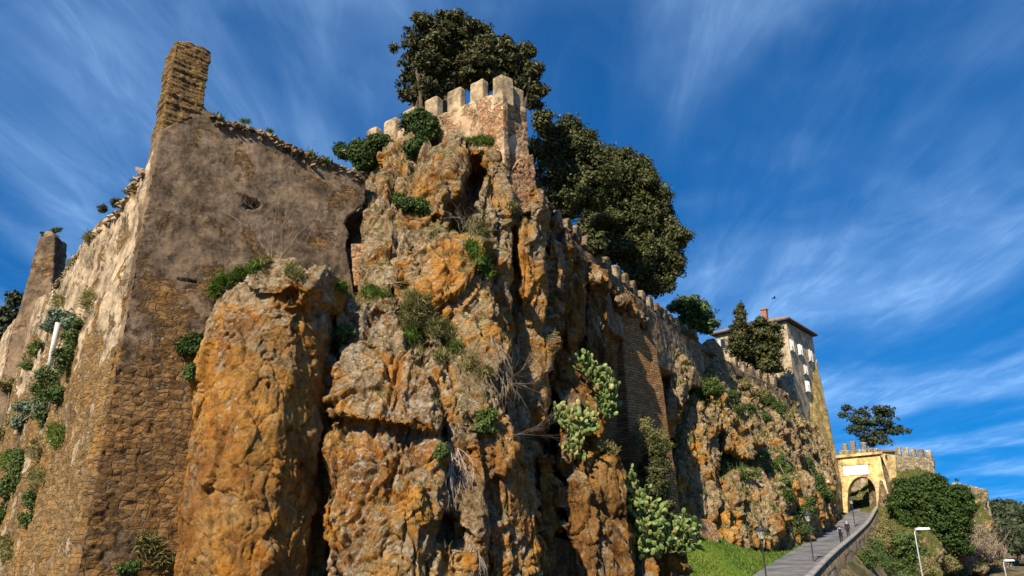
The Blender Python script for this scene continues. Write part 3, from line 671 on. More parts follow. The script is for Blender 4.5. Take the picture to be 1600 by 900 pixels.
# corner merlon: an L of two arms
bm = bmesh.new(); q = A2 + Vector((0, 0, 0)); zt = P(784, 116, 40).z; zb = P(784, 150, 40).z
dl = Vector((B2.x - A2.x, B2.y - A2.y, 0)).normalized(); dr = Vector((C2.x - A2.x, C2.y - A2.y, 0)).normalized()
for d_, l_ in ((dl, 0.40), (dr, 0.62)):
    inn = (dl + dr).normalized() * 0.30
    c_ = A2 + d_ * (l_ / 2) + inn * 0.9
    box_hull(bm, (c_.x, c_.y), (d_.x, d_.y), l_ + .3, 0.5, zb - 0.4, zt)
stone('merlon', bm, 0.06, wall_disp(0.05, 0.03, 97, 0), M['merlon'], tower, [(dl.x, dl.y), (dr.x, dr.y)])
merlon(TR, 814, 133, 18, 34, M['merlon'], tower, 99, 0.8, 0.12, -0.3)
# ------------------------------------------------------------------ brick buttress in the cleft
butt = empty('brick_buttress', P(1010, 800, 58))
tag(butt, 'tall narrow brick buttress wall filling the cleft between shaded cliff and sunlit slope', 'buttress')
D0 = P(977, 600, 57.0); D1 = P(1042, 640, 60.5)
PB = Plane(D0, D1, P(1045, 760, 59.6))
bm = bmesh.new()
prism(bm, [(975, 556), (972, 478), (985, 488), (1000, 515), (1026, 545), (1036, 600), (1064, 800), (1070, 905), (992, 905), (987, 760), (984, 680)], PB, 2.6)
stone('wall', bm, 0.10, wall_disp(0.08, 0.03, 101, 0.0), M['brick'], butt, [hdir(PB), hdir(PB)[::-1]])
PB2 = Plane(P(930, 480, 55.6), P(975, 600, 58.2), P(960, 800, 57.6))
bm = bmesh.new()
prism(bm, [(946, 478), (968, 474), (1000, 500), (1000, 905), (940, 905)], PB2, 1.5)
stone('recessed_wall', bm, 0.12, wall_disp(0.08, 0.03, 103, 0.0), M['brick'], butt, [hdir(PB2)])
lw = empty('low_brick_wall', P(1105, 828, 63.5)); tag(lw, 'low brick wall at the foot of the slope behind the prickly pears', 'wall')
bm = bmesh.new()
PW = Plane(P(1075, 830, 62.5), P(1120, 828, 64.0), P(1075, 800, 62.6))
prism(bm, [(1060, 806), (1080, 808), (1106, 812), (1120, 820), (1124, 850), (1060, 850)], PW, 0.8)
stone('wall', bm, 0.08, wall_disp(0.06, 0.03, 105, 0.0), M['tower'], lw, [hdir(PW)])

M['gatewall'] = masonry_mat('gate_wall_masonry', (0.4, 0.2), ((.20, .15, .09), (.31, .25, .16), (.38, .32, .23)), (.28, .24, .17), 0.4, plaster=(.33, .27, .18), plaster_amt=0.5, bumpd=0.10, streak=0.35, rubble=True)
# ------------------------------------------------------------------ long curtain wall
cur = empty('curtain_wall', P(1010, 480, 64)); tag(cur, 'long weathered curtain wall with rounded merlons climbing down the ridge towards the house', 'wall')
KP = [(840, 303, 44.5), (905, 358, 51.0), (960, 408, 57.5), (1010, 458, 64.0), (1064, 500, 73.0), (1108, 527, 83.0), (1150, 559, 90.0), (1240, 603, 106.0)]
KV = [P(*k) for k in KP]
bm = bmesh.new()
for a, b in zip(KV[:-1], KV[1:]):
    d = Vector((b.x - a.x, b.y - a.y, 0)).normalized(); n = Vector((-d.y, d.x, 0))
    pts = []
    for q in (a, b):
        for o_ in (0.0, 0.8):
            pts += [q + n * o_ + Vector((0, 0, -1.35)), q + n * o_ * 1.0 - n * 0.5 * (1 - o_ / .8) + Vector((0, 0, -6.8))]
    add_hull(bm, pts)
hull_px(bm, [(1104, 530, 82), (1116, 527, 82.2), (1130, 545, 82.6), (1140, 590, 82), (1142, 622, 81), (1108, 622, 80)], 3)
stone('wall', bm, 0.13, wall_disp(0.18, 0.08, 107, 0.10), M['curtain'], cur, [(0.55, 0.83)])
def round_merlon(px, yt, wp, hp, seed):
    # find the wall segment under the pixel
    for i in range(len(KP) - 1):
        if KP[i][0] <= px <= KP[i + 1][0]: break
    a, b = KV[i], KV[i + 1]; pl = Plane(Vector((a.x, a.y, 0)), Vector((a.x, a.y, 9)), Vector((b.x, b.y, 0)))
    t = pl.at(px, yt); sc_ = t.length / FOC
    d = Vector((b.x - a.x, b.y - a.y, 0)).normalized(); n = Vector((-d.y, d.x, 0))
    ln = 1.1; h = hp * sc_ * 1.25
    bm = bmesh.new(); pts = []
    for o_ in (0.05, 0.65):
        for s_ in (-1, 1): pts.append(t + d * s_ * ln / 2 + n * o_ + Vector((0, 0, -h - 0.5)))
        for k in range(9):
            an = math.pi * k / 8; pts.append(t + d * math.cos(an) * ln / 2 + n * o_ + Vector((0, 0, -0.6 + 0.6 * math.sin(an))))
    add_hull(bm, pts)
    stone('merlon', bm, 0.10, wall_disp(0.10, 0.06, seed, 0), M['curtain'], cur, [(d.x, d.y)])
for k, (x, y) in enumerate([(861, 315), (876, 328), (892, 340), (905, 352), (921, 368), (937, 384), (952, 401), (967, 414), (981, 426), (993, 438), (1006, 453), (1018, 463), (1029, 472), (1040, 481), (1050, 489), (1060, 496), (1074, 506), (1088, 514), (1151, 557), (1164, 564), (1177, 571), (1188, 577), (1200, 583), (1211, 589), (1222, 594)]):
    round_merlon(x, y, 10, 14, 200 + k)

# ------------------------------------------------------------------ house on the ridge
Hc, Hr, Hl = P(1228, 501, 107), P(1272, 543, 116.5), P(1116, 512, 115)
ze = Hc.z
hs_ = empty('ridge_house', Vector((Hc.x, Hc.y, 12))); tag(hs_, 'tall plastered house with tiled hip roof and white shutters at the end of the ridge', 'house')
def plan_prism(bm, pts, z0, z1):
    b = [bm.verts.new((p[0], p[1], z0)) for p in pts]; t = [bm.verts.new((p[0], p[1], z1)) for p in pts]; n = len(pts)
    bm.faces.new(b[::-1]); bm.faces.new(t)
    for i in range(n): bm.faces.new((b[i], b[(i + 1) % n], t[(i + 1) % n], t[i]))
    bmesh.ops.recalc_face_normals(bm, faces=bm.faces[:])
c2, r2, l2 = Vector(Hc[:2]), Vector(Hr[:2]), Vector(Hl[:2])
bk = l2 + (r2 - c2)
bm = bmesh.new(); box = [c2, r2, bk, l2]
plan_prism(bm, box, 8.0, ze)
dR = (r2 - c2).normalized(); dL = (l2 - c2).normalized()
stone('walls', bm, 0.16, wall_disp(0.03, 0.02, 111, 0.0), M['house'], hs_, [tuple(dR), tuple(dL)])
PHR = Plane(Vector((c2.x, c2.y, 0)), Vector((c2.x, c2.y, 9)), Vector((r2.x, r2.y, 0)))
PHL = Plane(Vector((c2.x, c2.y, 0)), Vector((c2.x, c2.y, 9)), Vector((l2.x, l2.y, 0)))
bm = bmesh.new()
hull_px(bm, [(1262, 612, 112.0), (1276, 560, 116.5), (1281, 612, 116), (1262, 690, 110.0), (1302, 690, 115.5), (1314, 745, 114.5), (1316, 806, 113.5), (1290, 806, 108.5), (1280, 745, 108.8)], 6)
stone('battered_base', bm, 0.15, wall_disp(0.12, 0.05, 113, 0.0), M['house_base'], hs_, [tuple(dR)])
cen = (c2 + bk) / 2
ev = [Vector((p.x, p.y, 0)) for p in box]
def grow(p, k): return Vector((p.x, p.y, 0)) + (Vector((p.x - cen.x, p.y - cen.y, 0))).normalized() * k
bm = bmesh.new(); add_hull(bm, [grow(p, 0.9) + Vector((0, 0, z)) for p in box for z in (ze + 0.02, ze + 0.2)])
bm_obj('eaves', bm, M['eave'], hs_)
bm = bmesh.new()
r0 = Vector((cen.x, cen.y, 0)) + Vector((dL.x, dL.y, 0)) * -2.0; r1 = Vector((cen.x, cen.y, 0)) + Vector((dL.x, dL.y, 0)) * 2.5
add_hull(bm, [grow(p, 0.95) + Vector((0, 0, z)) for p in box for z in (ze + 0.203, ze + 0.38)] + [r0 + Vector((0, 0, ze + 2.6)), r1 + Vector((0, 0, ze + 2.6))])
roof_o = bm_obj('roof', bm, M['roof'], hs_)
def chimney(px, py, Y, w_, h_):
    q = P(px, py, Y); bm = bmesh.new()
    box_hull(bm, (q.x, q.y), tuple(dR), w_, w_, q.z - h_, q.z); box_hull(bm, (q.x, q.y), tuple(dR), w_ * 1.3, w_ * 1.3, q.z + .003, q.z + 0.14)
    box_hull(bm, (q.x, q.y), tuple(dR), w_ * .8, w_ * .8, q.z + 0.143, q.z + 0.45, 0.15)
    bm_obj('chimney', bm, M['redbrick'], roof_o)
chimney(1194, 485, 113, 0.8, 3.0); chimney(1245, 508, 116, 0.8, 2.2)
def window(px, py, w_, h_, pl, d2, open_=0.5, shut=True):
    q = pl.at(px, py); n = Vector((pl.n.x, pl.n.y, 0)).normalized(); d = Vector((d2.x, d2.y, 0))
    bm = bmesh.new(); add_hull(bm, [q + d * a * w_ / 2 + Vector((0, 0, b * h_ / 2)) + n * c for a in (-1, 1) for b in (-1, 1) for c in (0.03, 0.07)])
    f = bm_obj('window', bm, M['dark'], hs_)
    bm = bmesh.new(); add_hull(bm, [q + d * a * (w_ / 2 + .12) + Vector((0, 0, -h_ / 2 - .12 + b * .1)) + n * c for a in (-1, 1) for b in (0, 1) for c in (0.0, 0.16)])
    bm_obj('sill', bm, M['house'], f)
    if shut:
        for s_ in (-1, 1):
            a0 = q + d * s_ * w_ / 2 + n * 0.09
            dd = (d * s_ * math.cos(open_) + n * math.sin(open_)) * (w_ * 0.55)
            if s_ < 0: dd = (d * s_ * math.cos(open_ * 1.6) + n * math.sin(open_ * 1.6)) * (w_ * 0.55)
            th = n * 0.05
            bm = bmesh.new(); add_hull(bm, [a0 + k + Vector((0, 0, b * h_ / 2)) + c for k in (Vector(), dd) for b in (-1, 1) for c in (Vector(), th)])
            bm_obj('shutter', bm, M['shutter'], f)
window(1234, 540, 0.75, 1.7, PHR, dR, 0.7); window(1247, 547, 0.75, 1.6, PHR, dR, 1.0); window(1263.5, 556, 0.8, 1.8, PHR, dR, 0.6)
window(1256, 578, 0.75, 1.4, PHR, dR, 0.6); window(1258.5, 604, 0.7, 1.6, PHR, dR, 1.2); window(1239, 596, 0.5, 1.1, PHR, dR, 0, False)
window(1151, 542, 1.0, 1.5, PHL, dL, 0.3); window(1131, 537, 0.9, 1.5, PHL, dL, 0.9)

# ------------------------------------------------------------------ gate at the top of the ramp
E = Vector((0.87, -0.50, 0)).normalized()
g0 = P(1312, 808, 115); PG = Plane(g0, g0 + E, g0 + Vector((0, 0, 5)))
gate = empty('town_gate', g0); tag(gate, 'ochre plastered arched gateway with pale inscription panel at the top of the ramp', 'gate')
arch = [(1326, 830), (1324.5, 780)]
for k in range(0, 13):
    an = math.pi * (1 - k / 12); arch.append((1346.5 + 21.5 * math.cos(an), 772 - 27 * math.sin(an)))
arch += [(1369, 790), (1370, 830)]
bm = bmesh.new()
prism(bm, [(1309, 715), (1374, 709), (1380, 738), (1393, 792), (1398, 830)] + arch[::-1] + [(1311, 830)], PG, 3.0)
stone('wall', bm, 0.13, wall_disp(0.05, 0.03, 121, 0.0), M['gate'], gate, [(E.x, E.y)])
bm = bmesh.new(); prism(bm, [(1306, 712), (1378, 705.5), (1379, 709), (1306, 716)], PG, 1.2, 0.35)
bm_obj('cornice', bm, M['gate'], gate)
bm = bmesh.new(); prism(bm, [(1317, 729), (1356, 725.5), (1358, 741), (1319, 743.5)], PG, 0.3, 0.09)
bm_obj('inscription_panel', bm, M['marble'], gate)
bm = bmesh.new(); prism(bm, [(1314, 726), (1359, 722), (1359.5, 725), (1317, 728.5)], PG, 0.3, 0.15)
bm_obj('panel_moulding', bm, M['gate'], gate)
bm = bmesh.new()
hull_px(bm, [(1372, 713, 112.6), (1378, 713, 113.4), (1389, 742, 113), (1401, 790, 112), (1416, 850, 110.6), (1414, 900, 109), (1388, 900, 109), (1390, 812, 110.4), (1378, 742, 112.2)], 4)
stone('buttress', bm, 0.14, wall_disp(0.12, 0.05, 123, 0.05), M['curtain'], gate, [(0.6, 0.8)])
# turret beside the gate
tur = empty('gate_turret', P(1388, 750, 118)); tag(tur, 'small plain ochre turret with flat tiled cap just right of the gateway', 'turret')
bm = bmesh.new(); hull_px(bm, [(1379, 704, 117), (1399, 704, 118), (1403, 762, 118), (1386, 762, 117)], 3.2)
stone('walls', bm, 0.13, wall_disp(0.04, 0.02, 125, 0.0), M['gate'], tur, [(0.8, 0.6)])
bm = bmesh.new(); hull_px(bm, [(1373, 702, 116.6), (1402, 703, 117.6), (1402, 705.5, 117.6), (1374, 706, 116.6)], 4.2); bm_obj('cap', bm, M['roof'], tur)
bm = bmesh.new(); hull_px(bm, [(1384, 711, 116.9), (1386, 711, 116.9), (1386, 715, 116.9), (1384, 715, 116.9)], .3); bm_obj('slit_window', bm, M['dark'], tur)
# crenellated wall behind the gate
def cren(name, label, pts, mer, hz, mat, wid, voxel=0.16, th=0.9, mh=1.1):
    e = empty(name, P(*pts[0])); tag(e, label, 'wall'); bm = bmesh.new(); V = [P(*p) for p in pts]
    for a, b in zip(V[:-1], V[1:]):
        d = Vector((b.x - a.x, b.y - a.y, 0)).normalized(); n = Vector((-d.y, d.x, 0))
        if n.y < 0: n = -n
        add_hull(bm, [q + n * o_ + Vector((0, 0, z)) for q in (a, b) for o_ in (0, th) for z in (-mh, -hz)])
    stone('wall', bm, voxel, wall_disp(0.15, 0.06, 131, 0.08), mat, e, [(d.x, d.y)])
    for k, (x, y) in enumerate(mer):
        for i in range(len(pts) - 1):
            if pts[i][0] <= x <= pts[i + 1][0]: break
        a, b = V[i], V[i + 1]; pl = Plane(Vector((a.x, a.y, 0)), Vector((a.x, a.y, 9)), Vector((b.x, b.y, 0)))
        d = Vector((b.x - a.x, b.y - a.y, 0)).normalized(); n = Vector((-d.y, d.x, 0))
        if n.y < 0: n = -n
        t = pl.at(x, y); c = t + n * th * .42
        bm = bmesh.new(); box_hull(bm, (c.x, c.y), (d.x, d.y), wid, th * .8, t.z - mh - 0.3, t.z, 0.0)
        stone('merlon', bm, 0.13, wall_disp(0.10, 0.05, 140 + k, 0), mat, e, [(d.x, d.y)])
    return e
cren('gate_curtain_wall', 'crenellated stone wall rising behind the gateway and its turret', [(1308, 690, 128), (1375, 697, 124), (1400, 698, 123), (1455, 703, 120)],
     [(1319, 693), (1331, 689), (1348, 691), (1361, 699), (1402, 698), (1414, 699), (1425, 700.5), (1437, 702), (1449, 703)], 8.5, M['gatewall'], 0.8, 0.16, 0.9, 1.35)
cren('gate_parapet_wall', 'small battlemented parapet directly on top of the gateway arch', [(1308, 703, 119.5), (1379, 699, 117)],
     [(1314, 704), (1323, 703.5), (1332, 703), (1341, 702), (1350, 702), (1359, 701), (1368, 700)], 1.6, M['gatewall'], 0.72, 0.12, 0.6, 0.75)
cren('outer_curtain_wall', 'short pale battlemented wall on the far spur right of the large green shrub', [(1484, 753, 132), (1500, 756, 131), (1538, 764, 128)],
     [(1490, 754), (1498, 755), (1506, 757), (1514, 759), (1522, 761), (1530, 763), (1536, 764)], 6.0, M['gatewall'], 0.75, 0.16, 0.9, 1.3)

# ------------------------------------------------------------------ ramp, parapet, ground
RD = [(-14.0, -4.0, -1.9), (3.2, 28.0, -4.9), (13.1, 45.0, -3.95), (23.0, 63.0, -2.35), (32.4, 80.0, -1.0), (42.3, 98.0, 0.55), (51.0, 113.5, 2.75), (57.5, 125.0, 4.4), (64.0, 137.0, 5.0)]
def road_at(t):
    i = min(int(t), len(RD) - 2); f = t - i; a, b = Vector(RD[i]), Vector(RD[i + 1])
    z0, z3 = Vector(RD[max(i - 1, 0)]), Vector(RD[min(i + 2, len(RD) - 1)])
    p = 0.5 * ((2 * a) + (b - z0) * f + (2 * z0 - 5 * a + 4 * b - z3) * f * f + (3 * a - z0 - 3 * b + z3) * f * f * f)
    d = (b - z0).lerp(z3 - a, f); d.z = 0; d.normalize(); return p, d, Vector((d.y, -d.x, 0))
ts = np.linspace(1.3, len(RD) - 1.001, 120)
RW, PR = 2.7, 1.95
def strip(name, offs, zs, mat, label, kind='structure', parent=None, thick=None):
    V = []; F = []
    for t in ts:
        p, d, n = road_at(t)
        for o_, z in zip(offs, zs): V.append(p + n * o_ + Vector((0, 0, z)))
    k = len(offs)
    for i in range(len(ts) - 1):
        for j in range(k - 1): F.append((i * k + j, i * k + j + 1, (i + 1) * k + j + 1, (i + 1) * k + j))
    o = link(name, np_mesh(name, [tuple(v) for v in V], F), mat, parent)
    if label: tag(o, label, None, None, kind)
    return o
g = G('asphalt'); p_ = g.pos()
M['asphalt'] = g.done(g.mix(g.rng(g.noise(p_, 0.5, 8, 0.65), 0.35, 0.65), (.085, .085, .09), (.17, .168, .17)), 0.85, g.bump(g.noise(p_, 25, 4), 0.02, 0.7), 0.3)
M['coping'] = plain_mat('parapet_stone', (.25, .235, .215), 0.9, 0.4, 2.5, bumpd=0.04)
strip('road', [-RW, -RW * .5, 0.0, 1.0, PR], [-0.02, 0.03, 0.04, 0.02, 0.0], M['asphalt'], 'narrow grey asphalt ramp climbing to the gateway')
par = empty('ramp_parapet', road_at(3.5)[0]); tag(par, 'long low stone parapet with pale coping along the outer side of the ramp', 'parapet')
strip('wall', [PR, PR, PR + .35, PR + .45], [-0.1, 0.62, 0.62, -1.2], M['curtain'], None, parent=par)
strip('coping', [PR - .08, PR - .08, PR + .42, PR + .42, PR - .08], [0.624, 0.75, 0.75, 0.624, 0.624], M['coping'], None, parent=par)
g = G('brickwork'); p_ = g.pos()
M['retaining'] = masonry_mat('retaining_brick', (0.5, 0.22), ((.20, .12, .07), (.33, .22, .13), (.40, .30, .20)), (.30, .26, .20), 0.25, plaster=(.33, .28, .18), plaster_amt=0.5, bumpd=0.10, streak=0.4)
rw = empty('retaining_wall', road_at(3.0)[0]); tag(rw, 'old brick retaining wall carrying the ramp, half hidden by bushes', 'wall')
V = []; F = []; U = []
for i, t in enumerate(np.linspace(1.3, 6.6, 160)):
    p, d, n = road_at(t)
    for j in range(26):
        z = -0.1 - j * 0.36; V.append(p + n * (PR + .38 + 0.10 * j * .36 + 0.16 * math.sin(i * .3) * math.sin(j * .4)) + Vector((0, 0, z))); U.append((t * 16, V[-1].z, 0))
for i in range(159):
    for j in range(25): a = i * 26 + j; F.append((a, a + 26, a + 27, a + 1))
me = np_mesh('face', [tuple(v) for v in V], F); at_ = me.attributes.new('wuv', 'FLOAT_VECTOR', 'POINT'); at_.data.foreach_set('vector', np.array(U, dtype=np.float32).ravel())
link('face', me, M['retaining'], rw, True)

# grass slope between ramp and cliff, and the general ground
g = G('turf'); p_ = g.pos()
tcol = g.ramp(g.add(g.mul(g.noise(p_, 0.22, 6), .6), g.mul(g.noise(p_, 2.5, 8, .7), .4)), [(0.38, (.045, .095, .010)), (0.5, (.10, .17, .015)), (0.62, (.20, .22, .035))])
M['turf'] = g.done(tcol, 0.95, g.bump(g.noise(p_, 6, 8, .75), 0.10, 1.0), 0.1)
g = G('earth'); p_ = g.pos()
ecol = g.ramp(g.noise(p_, 0.35, 9, .68), [(0.38, (.035, .055, .012)), (0.5, (.11, .085, .04)), (0.64, (.26, .21, .13))])
M['earth'] = g.done(ecol, 0.95, g.bump(g.noise(p_, 3, 10, .75), 0.2, 1.0), 0.1)
base_line = [P(990, 905, 46), P(1090, 835, 64), P(1185, 866, 71.5), P(1258, 866, 81), P(1322, 818, 110), P(1326, 800, 116)]
V = []; F = []; nS, nW = 90, 16
for i in range(nS):
    f = i / (nS - 1); t = 1.6 + f * 4.45
    p, d, n = road_at(t); a = p - n * (RW - 0.15)
    k = f * (len(base_line) - 1); j = min(int(k), len(base_line) - 2); b = base_line[j].lerp(base_line[j + 1], k - j)
    b = b + (b - a).normalized() * 3.0
    for m in range(nW):
        u = m / (nW - 1); q = a.lerp(b, u); q.z += 0.35 * math.sin(math.pi * u) * math.sin(f * 9) * .5 + (0.02 if m == 0 else 0)
        if m == 0: q.z -= 0.06
        V.append(q)
for i in range(nS - 1):
    for m in range(nW - 1): a = i * nW + m; F.append((a, a + 1, a + nW + 1, a + nW))
gs = link('grass_slope', np_mesh('grass_slope', [tuple(v) for v in V], F), M['turf'], None, True); tag(gs, 'green turf bank between the ramp and the cliff foot', None, None, 'structure')
# ground: one sheet to the horizon
xs = np.concatenate([np.linspace(-3000, -90, 14), np.linspace(-80, 160, 121), np.linspace(175, 3000, 14)])
ys = np.concatenate([np.linspace(-3000, -40, 10), np.linspace(-30, 200, 116), np.linspace(220, 4000, 16)])
XX, YY = np.meshgrid(xs, ys, indexing='ij')
RP = np.array(RD)
def ground_z(X, Y):
    best = np.full(X.shape, 1e9); zr = np.zeros(X.shape); side = np.zeros(X.shape)
    for i in range(len(RD) - 1):
        a, b = RP[i], RP[i + 1]; dx, dy = b[0] - a[0], b[1] - a[1]; L2 = dx * dx + dy * dy
        t = np.clip(((X - a[0]) * dx + (Y - a[1]) * dy) / L2, 0, 1); qx, qy = a[0] + t * dx, a[1] + t * dy
        dd = np.hypot(X - qx, Y - qy); m = dd < best
        best = np.where(m, dd, best); zr = np.where(m, a[2] + t * (b[2] - a[2]), zr); side = np.where(m, (X - a[0]) * dy - (Y - a[1]) * dx, side)
    right = side > 0
    z = np.where(right, np.maximum(-9.2, zr - 0.6 - sstep(2.2, 8.0, best) * 9.5), zr - 0.7)
    far_ = sstep(120, 260, np.hypot(X, Y)); z = z * (1 - far_) - 9.2 * far_
    near = 1 - sstep(24, 44, np.hypot(X + 6, Y - 8)); z = z * (1 - near) + (-1.72) * near
    lf = sstep(-2, -12, X) * (1 - far_) * (Y > 0); z = z * (1 - lf) - 1.75 * lf
    return z
ZZ = ground_z(XX, YY) 
nx, ny = XX.shape; idx = np.arange(nx * ny).reshape(nx, ny)
F = np.stack([idx[:-1, :-1], idx[1:, :-1], idx[1:, 1:], idx[:-1, 1:]], -1).reshape(-1, 4)
gr = link('ground', np_mesh('ground', np.stack([XX, YY, ZZ], -1).reshape(-1, 3), F), M['earth'], None, True); tag(gr, 'rough grassy ground running to the horizon', None, None, 'structure')
# spur below the outer walls
def spur(name, label, hulls, voxel, disp, mat): return build_rock(name, label, hulls, voxel, disp, mat)
spur('hillside', 'brushy earth spur falling right of the gateway', [
    ([(1392, 830, 100), (1400, 745, 119), (1455, 732, 119), (1478, 760, 120), (1492, 790, 119), (1480, 850, 104), (1400, 900, 92), (1460, 905, 92), (1520, 870, 112)], 25),
    ([(1470, 765, 130), (1500, 772, 130), (1540, 778, 127), (1556, 830, 122), (1572, 880, 116), (1500, 900, 112), (1480, 850, 118)], 20),
    ([(1440, 835, 92), (1462, 828, 93), (1480, 880, 90), (1476, 920, 86), (1440, 920, 86)], 8),
], 0.3, rock_disp(1.2, 0.6, 0.3, (2.5, 2.5, 3), 0.3, 0.15, 0, 61), M['rock_bank'])
spur('far_hill', 'distant low wooded rise at the right edge', [([(1500, 835, 230), (1620, 800, 240), (1800, 790, 240), (1800, 905, 200), (1500, 905, 200), (1400, 870, 230)], 200)], 3.0, None, M['earth'])
# castle courtyard level behind the walls, so trees stand on something
spur('castle_hill', 'flat castle ground behind the walls', [
    ([(560, 300, 52), (830, 300, 47), (905, 400, 55), (1010, 500, 69), (1108, 575, 88), (1240, 650, 110), (700, 320, 50)], 30)], 0.8, None, M['earth'])
# ------------------------------------------------------------------ vegetation tools
def surf_bvh(objs):
    vs_, fs = [], []
    for o in objs:
        me = o.data; k = len(vs_)
        n = len(me.vertices); co = np.empty(n * 3, dtype=np.float32); me.vertices.foreach_get('co', co); co = co.reshape(-1, 3)
        mw = np.array(o.matrix_world) if o.parent is None else np.eye(4)
        vs_.extend(map(tuple, co.tolist())); fs.extend([tuple(i + k for i in p.vertices) for p in me.polygons])
    return BVHTree.FromPolygons(vs_, fs)
_surf = [o for o in scene.objects if o.type == 'MESH' and (o.get('kind') == 'structure' or o.name.split('.')[0] in ('front_wall', 'side_wall', 'left_wall', 'right_wall', 'wall', 'face', 'recessed_wall', 'battered_base')) and o.name != 'castle_hill']
BV = surf_bvh(_surf)
def hit(px, py, default=60):
    r = ray(px, py); h = BV.ray_cast(Vector((0, 0, 0)), r)
    if h[0] is None: return P(px, py, default), Vector((0, -1, 0))
    n = h[1]
    return h[0], (n if n.dot(r) < 0 else -n)

def leaf_mesh(name, C, Nrm, size, rs, aspect=1.7, sv=0.45):
    """diamond leaves at C facing Nrm"""
    n = len(C); a = rs.normal(size=(n, 3)); t = np.cross(Nrm, a); t /= np.linalg.norm(t, axis=1)[:, None] + 1e-9
    b = np.cross(Nrm, t); b /= np.linalg.norm(b, axis=1)[:, None] + 1e-9
    s = size * (1 + sv * rs.uniform(-1, 1, n))[:, None]
    V = np.stack([C + t * s * aspect * .5, C + b * s * .5 + Nrm * s * .08, C - t * s * aspect * .5, C - b * s * .5 + Nrm * s * .08], 1).reshape(-1, 3)
    return np_mesh(name, V, np.arange(4 * n).reshape(-1, 4))
def foliage(name, blobs, n, size, mat, parent=None, seed=1, hollow=0.45, gap=0.0, gscale=1.0, clump=0.35, upb=0.25, per=14, aspect=1.7, spray=3):
    rr = random.Random(seed); extra = []
    for (c_, a_, b_, d_) in blobs:
        for _ in range(spray):
            v = Vector((rr.gauss(0, 1), rr.gauss(0, .7), rr.gauss(0, .8))).normalized(); k_ = rr.uniform(.22, .42)
            extra.append((c_ + Vector((v.x * a_, v.y * b_, v.z * d_)) * rr.uniform(.85, 1.2), a_ * k_ * rr.uniform(.8, 1.6), b_ * k_, d_ * k_))
    blobs = list(blobs) + extra
    """blobs: (centre, rx, ry, rz). leaves gathered in clumps near the outside of an uneven crown"""
    rs = np.random.default_rng(seed); vol = np.array([(b[1] * b[3]) ** .85 for b in blobs]); pr = vol / vol.sum(); C = []
    nc = max(4, n // per)
    k = rs.choice(len(blobs), nc * 2, p=pr); u = rs.normal(size=(nc * 2, 3)); u /= np.linalg.norm(u, axis=1)[:, None]
    r = hollow + (1.03 - hollow) * rs.uniform(0, 1, nc * 2) ** 0.55 + (rs.uniform(0, 1, nc * 2) > .8) * rs.uniform(0, .32, nc * 2)
    cen = np.array([list(b[0]) for b in blobs])[k]; rad = np.array([[b[1], b[2], b[3]] for b in blobs])[k]
    c = cen + u * rad * r[:, None]
    c += 0.30 * rad.mean(1)[:, None] * np.stack([fbm(c / (gscale * 1.3), 2, seed + q) for q in (1, 2, 3)], 1) * 1.6
    keep = fbm(c / gscale, 3, seed + 9) > (gap - 0.35)
    c, u, rad = c[keep][:nc], u[keep][:nc], rad[keep][:nc]
    m = len(c); cl = clump * rs.uniform(0.6, 1.5, m)
    off = rs.normal(size=(m, per, 3)); off /= np.linalg.norm(off, axis=2)[:, :, None]; off *= rs.uniform(.3, 1, (m, per, 1)) ** .5
    L = (c[:, None, :] + off * (off[:, :, :1] * 0 + rs.uniform(.4, 1.25, (m, per, 1))) * cl[:, None, None] * np.array([1, 1, .8])).reshape(-1, 3)
    nn = (off + 0.5 * u[:, None, :] + np.array([0, 0, upb]) + 0.55 * rs.normal(size=off.shape)).reshape(-1, 3); nn /= np.linalg.norm(nn, axis=1)[:, None]
    o = link(name, leaf_mesh(name, L, nn, size, rs, aspect), mat, parent); return o
def bpx(cx, cy, rx, ry, Y, dk=1.0, dy=0.0):
    c = P(cx, cy, Y + dy); s = c.length * math.cos(math.atan2(abs(cx - 800), FOC)) / FOC
    s = (c.dot(_F)) / FOC
    return (c, rx * s, rx * s * dk, ry * s)
def tube(bm, pts, radii, seg=7, cap=True):
    rings = []; pts = [Vector(p) for p in pts]
    for i, p in enumerate(pts):
        d = (pts[min(i + 1, len(pts) - 1)] - pts[max(i - 1, 0)]).normalized()
        a = d.orthogonal().normalized() if i == 0 else (rings_a - d * rings_a.dot(d)).normalized()
        rings_a = a; b = d.cross(a)
        rings.append([bm.verts.new(p + (a * math.cos(2 * math.pi * k / seg) + b * math.sin(2 * math.pi * k / seg)) * radii[i]) for k in range(seg)])
    for r0_, r1_ in zip(rings[:-1], rings[1:]):
        for k in range(seg): bm.faces.new((r0_[k], r0_[(k + 1) % seg], r1_[(k + 1) % seg], r1_[k]))
    if cap:
        bm.faces.new(rings[0][::-1]); bm.faces.new(rings[-1])
def wander(a, b, n, amp, r):
    a, b = Vector(a), Vector(b); out = []
    for i in range(n + 1):
        t = i / n; k = math.sin(math.pi * t); out.append(a.lerp(b, t) + Vector((r.gauss(0, amp), r.gauss(0, amp), r.gauss(0, amp * .5))) * k)
    return out
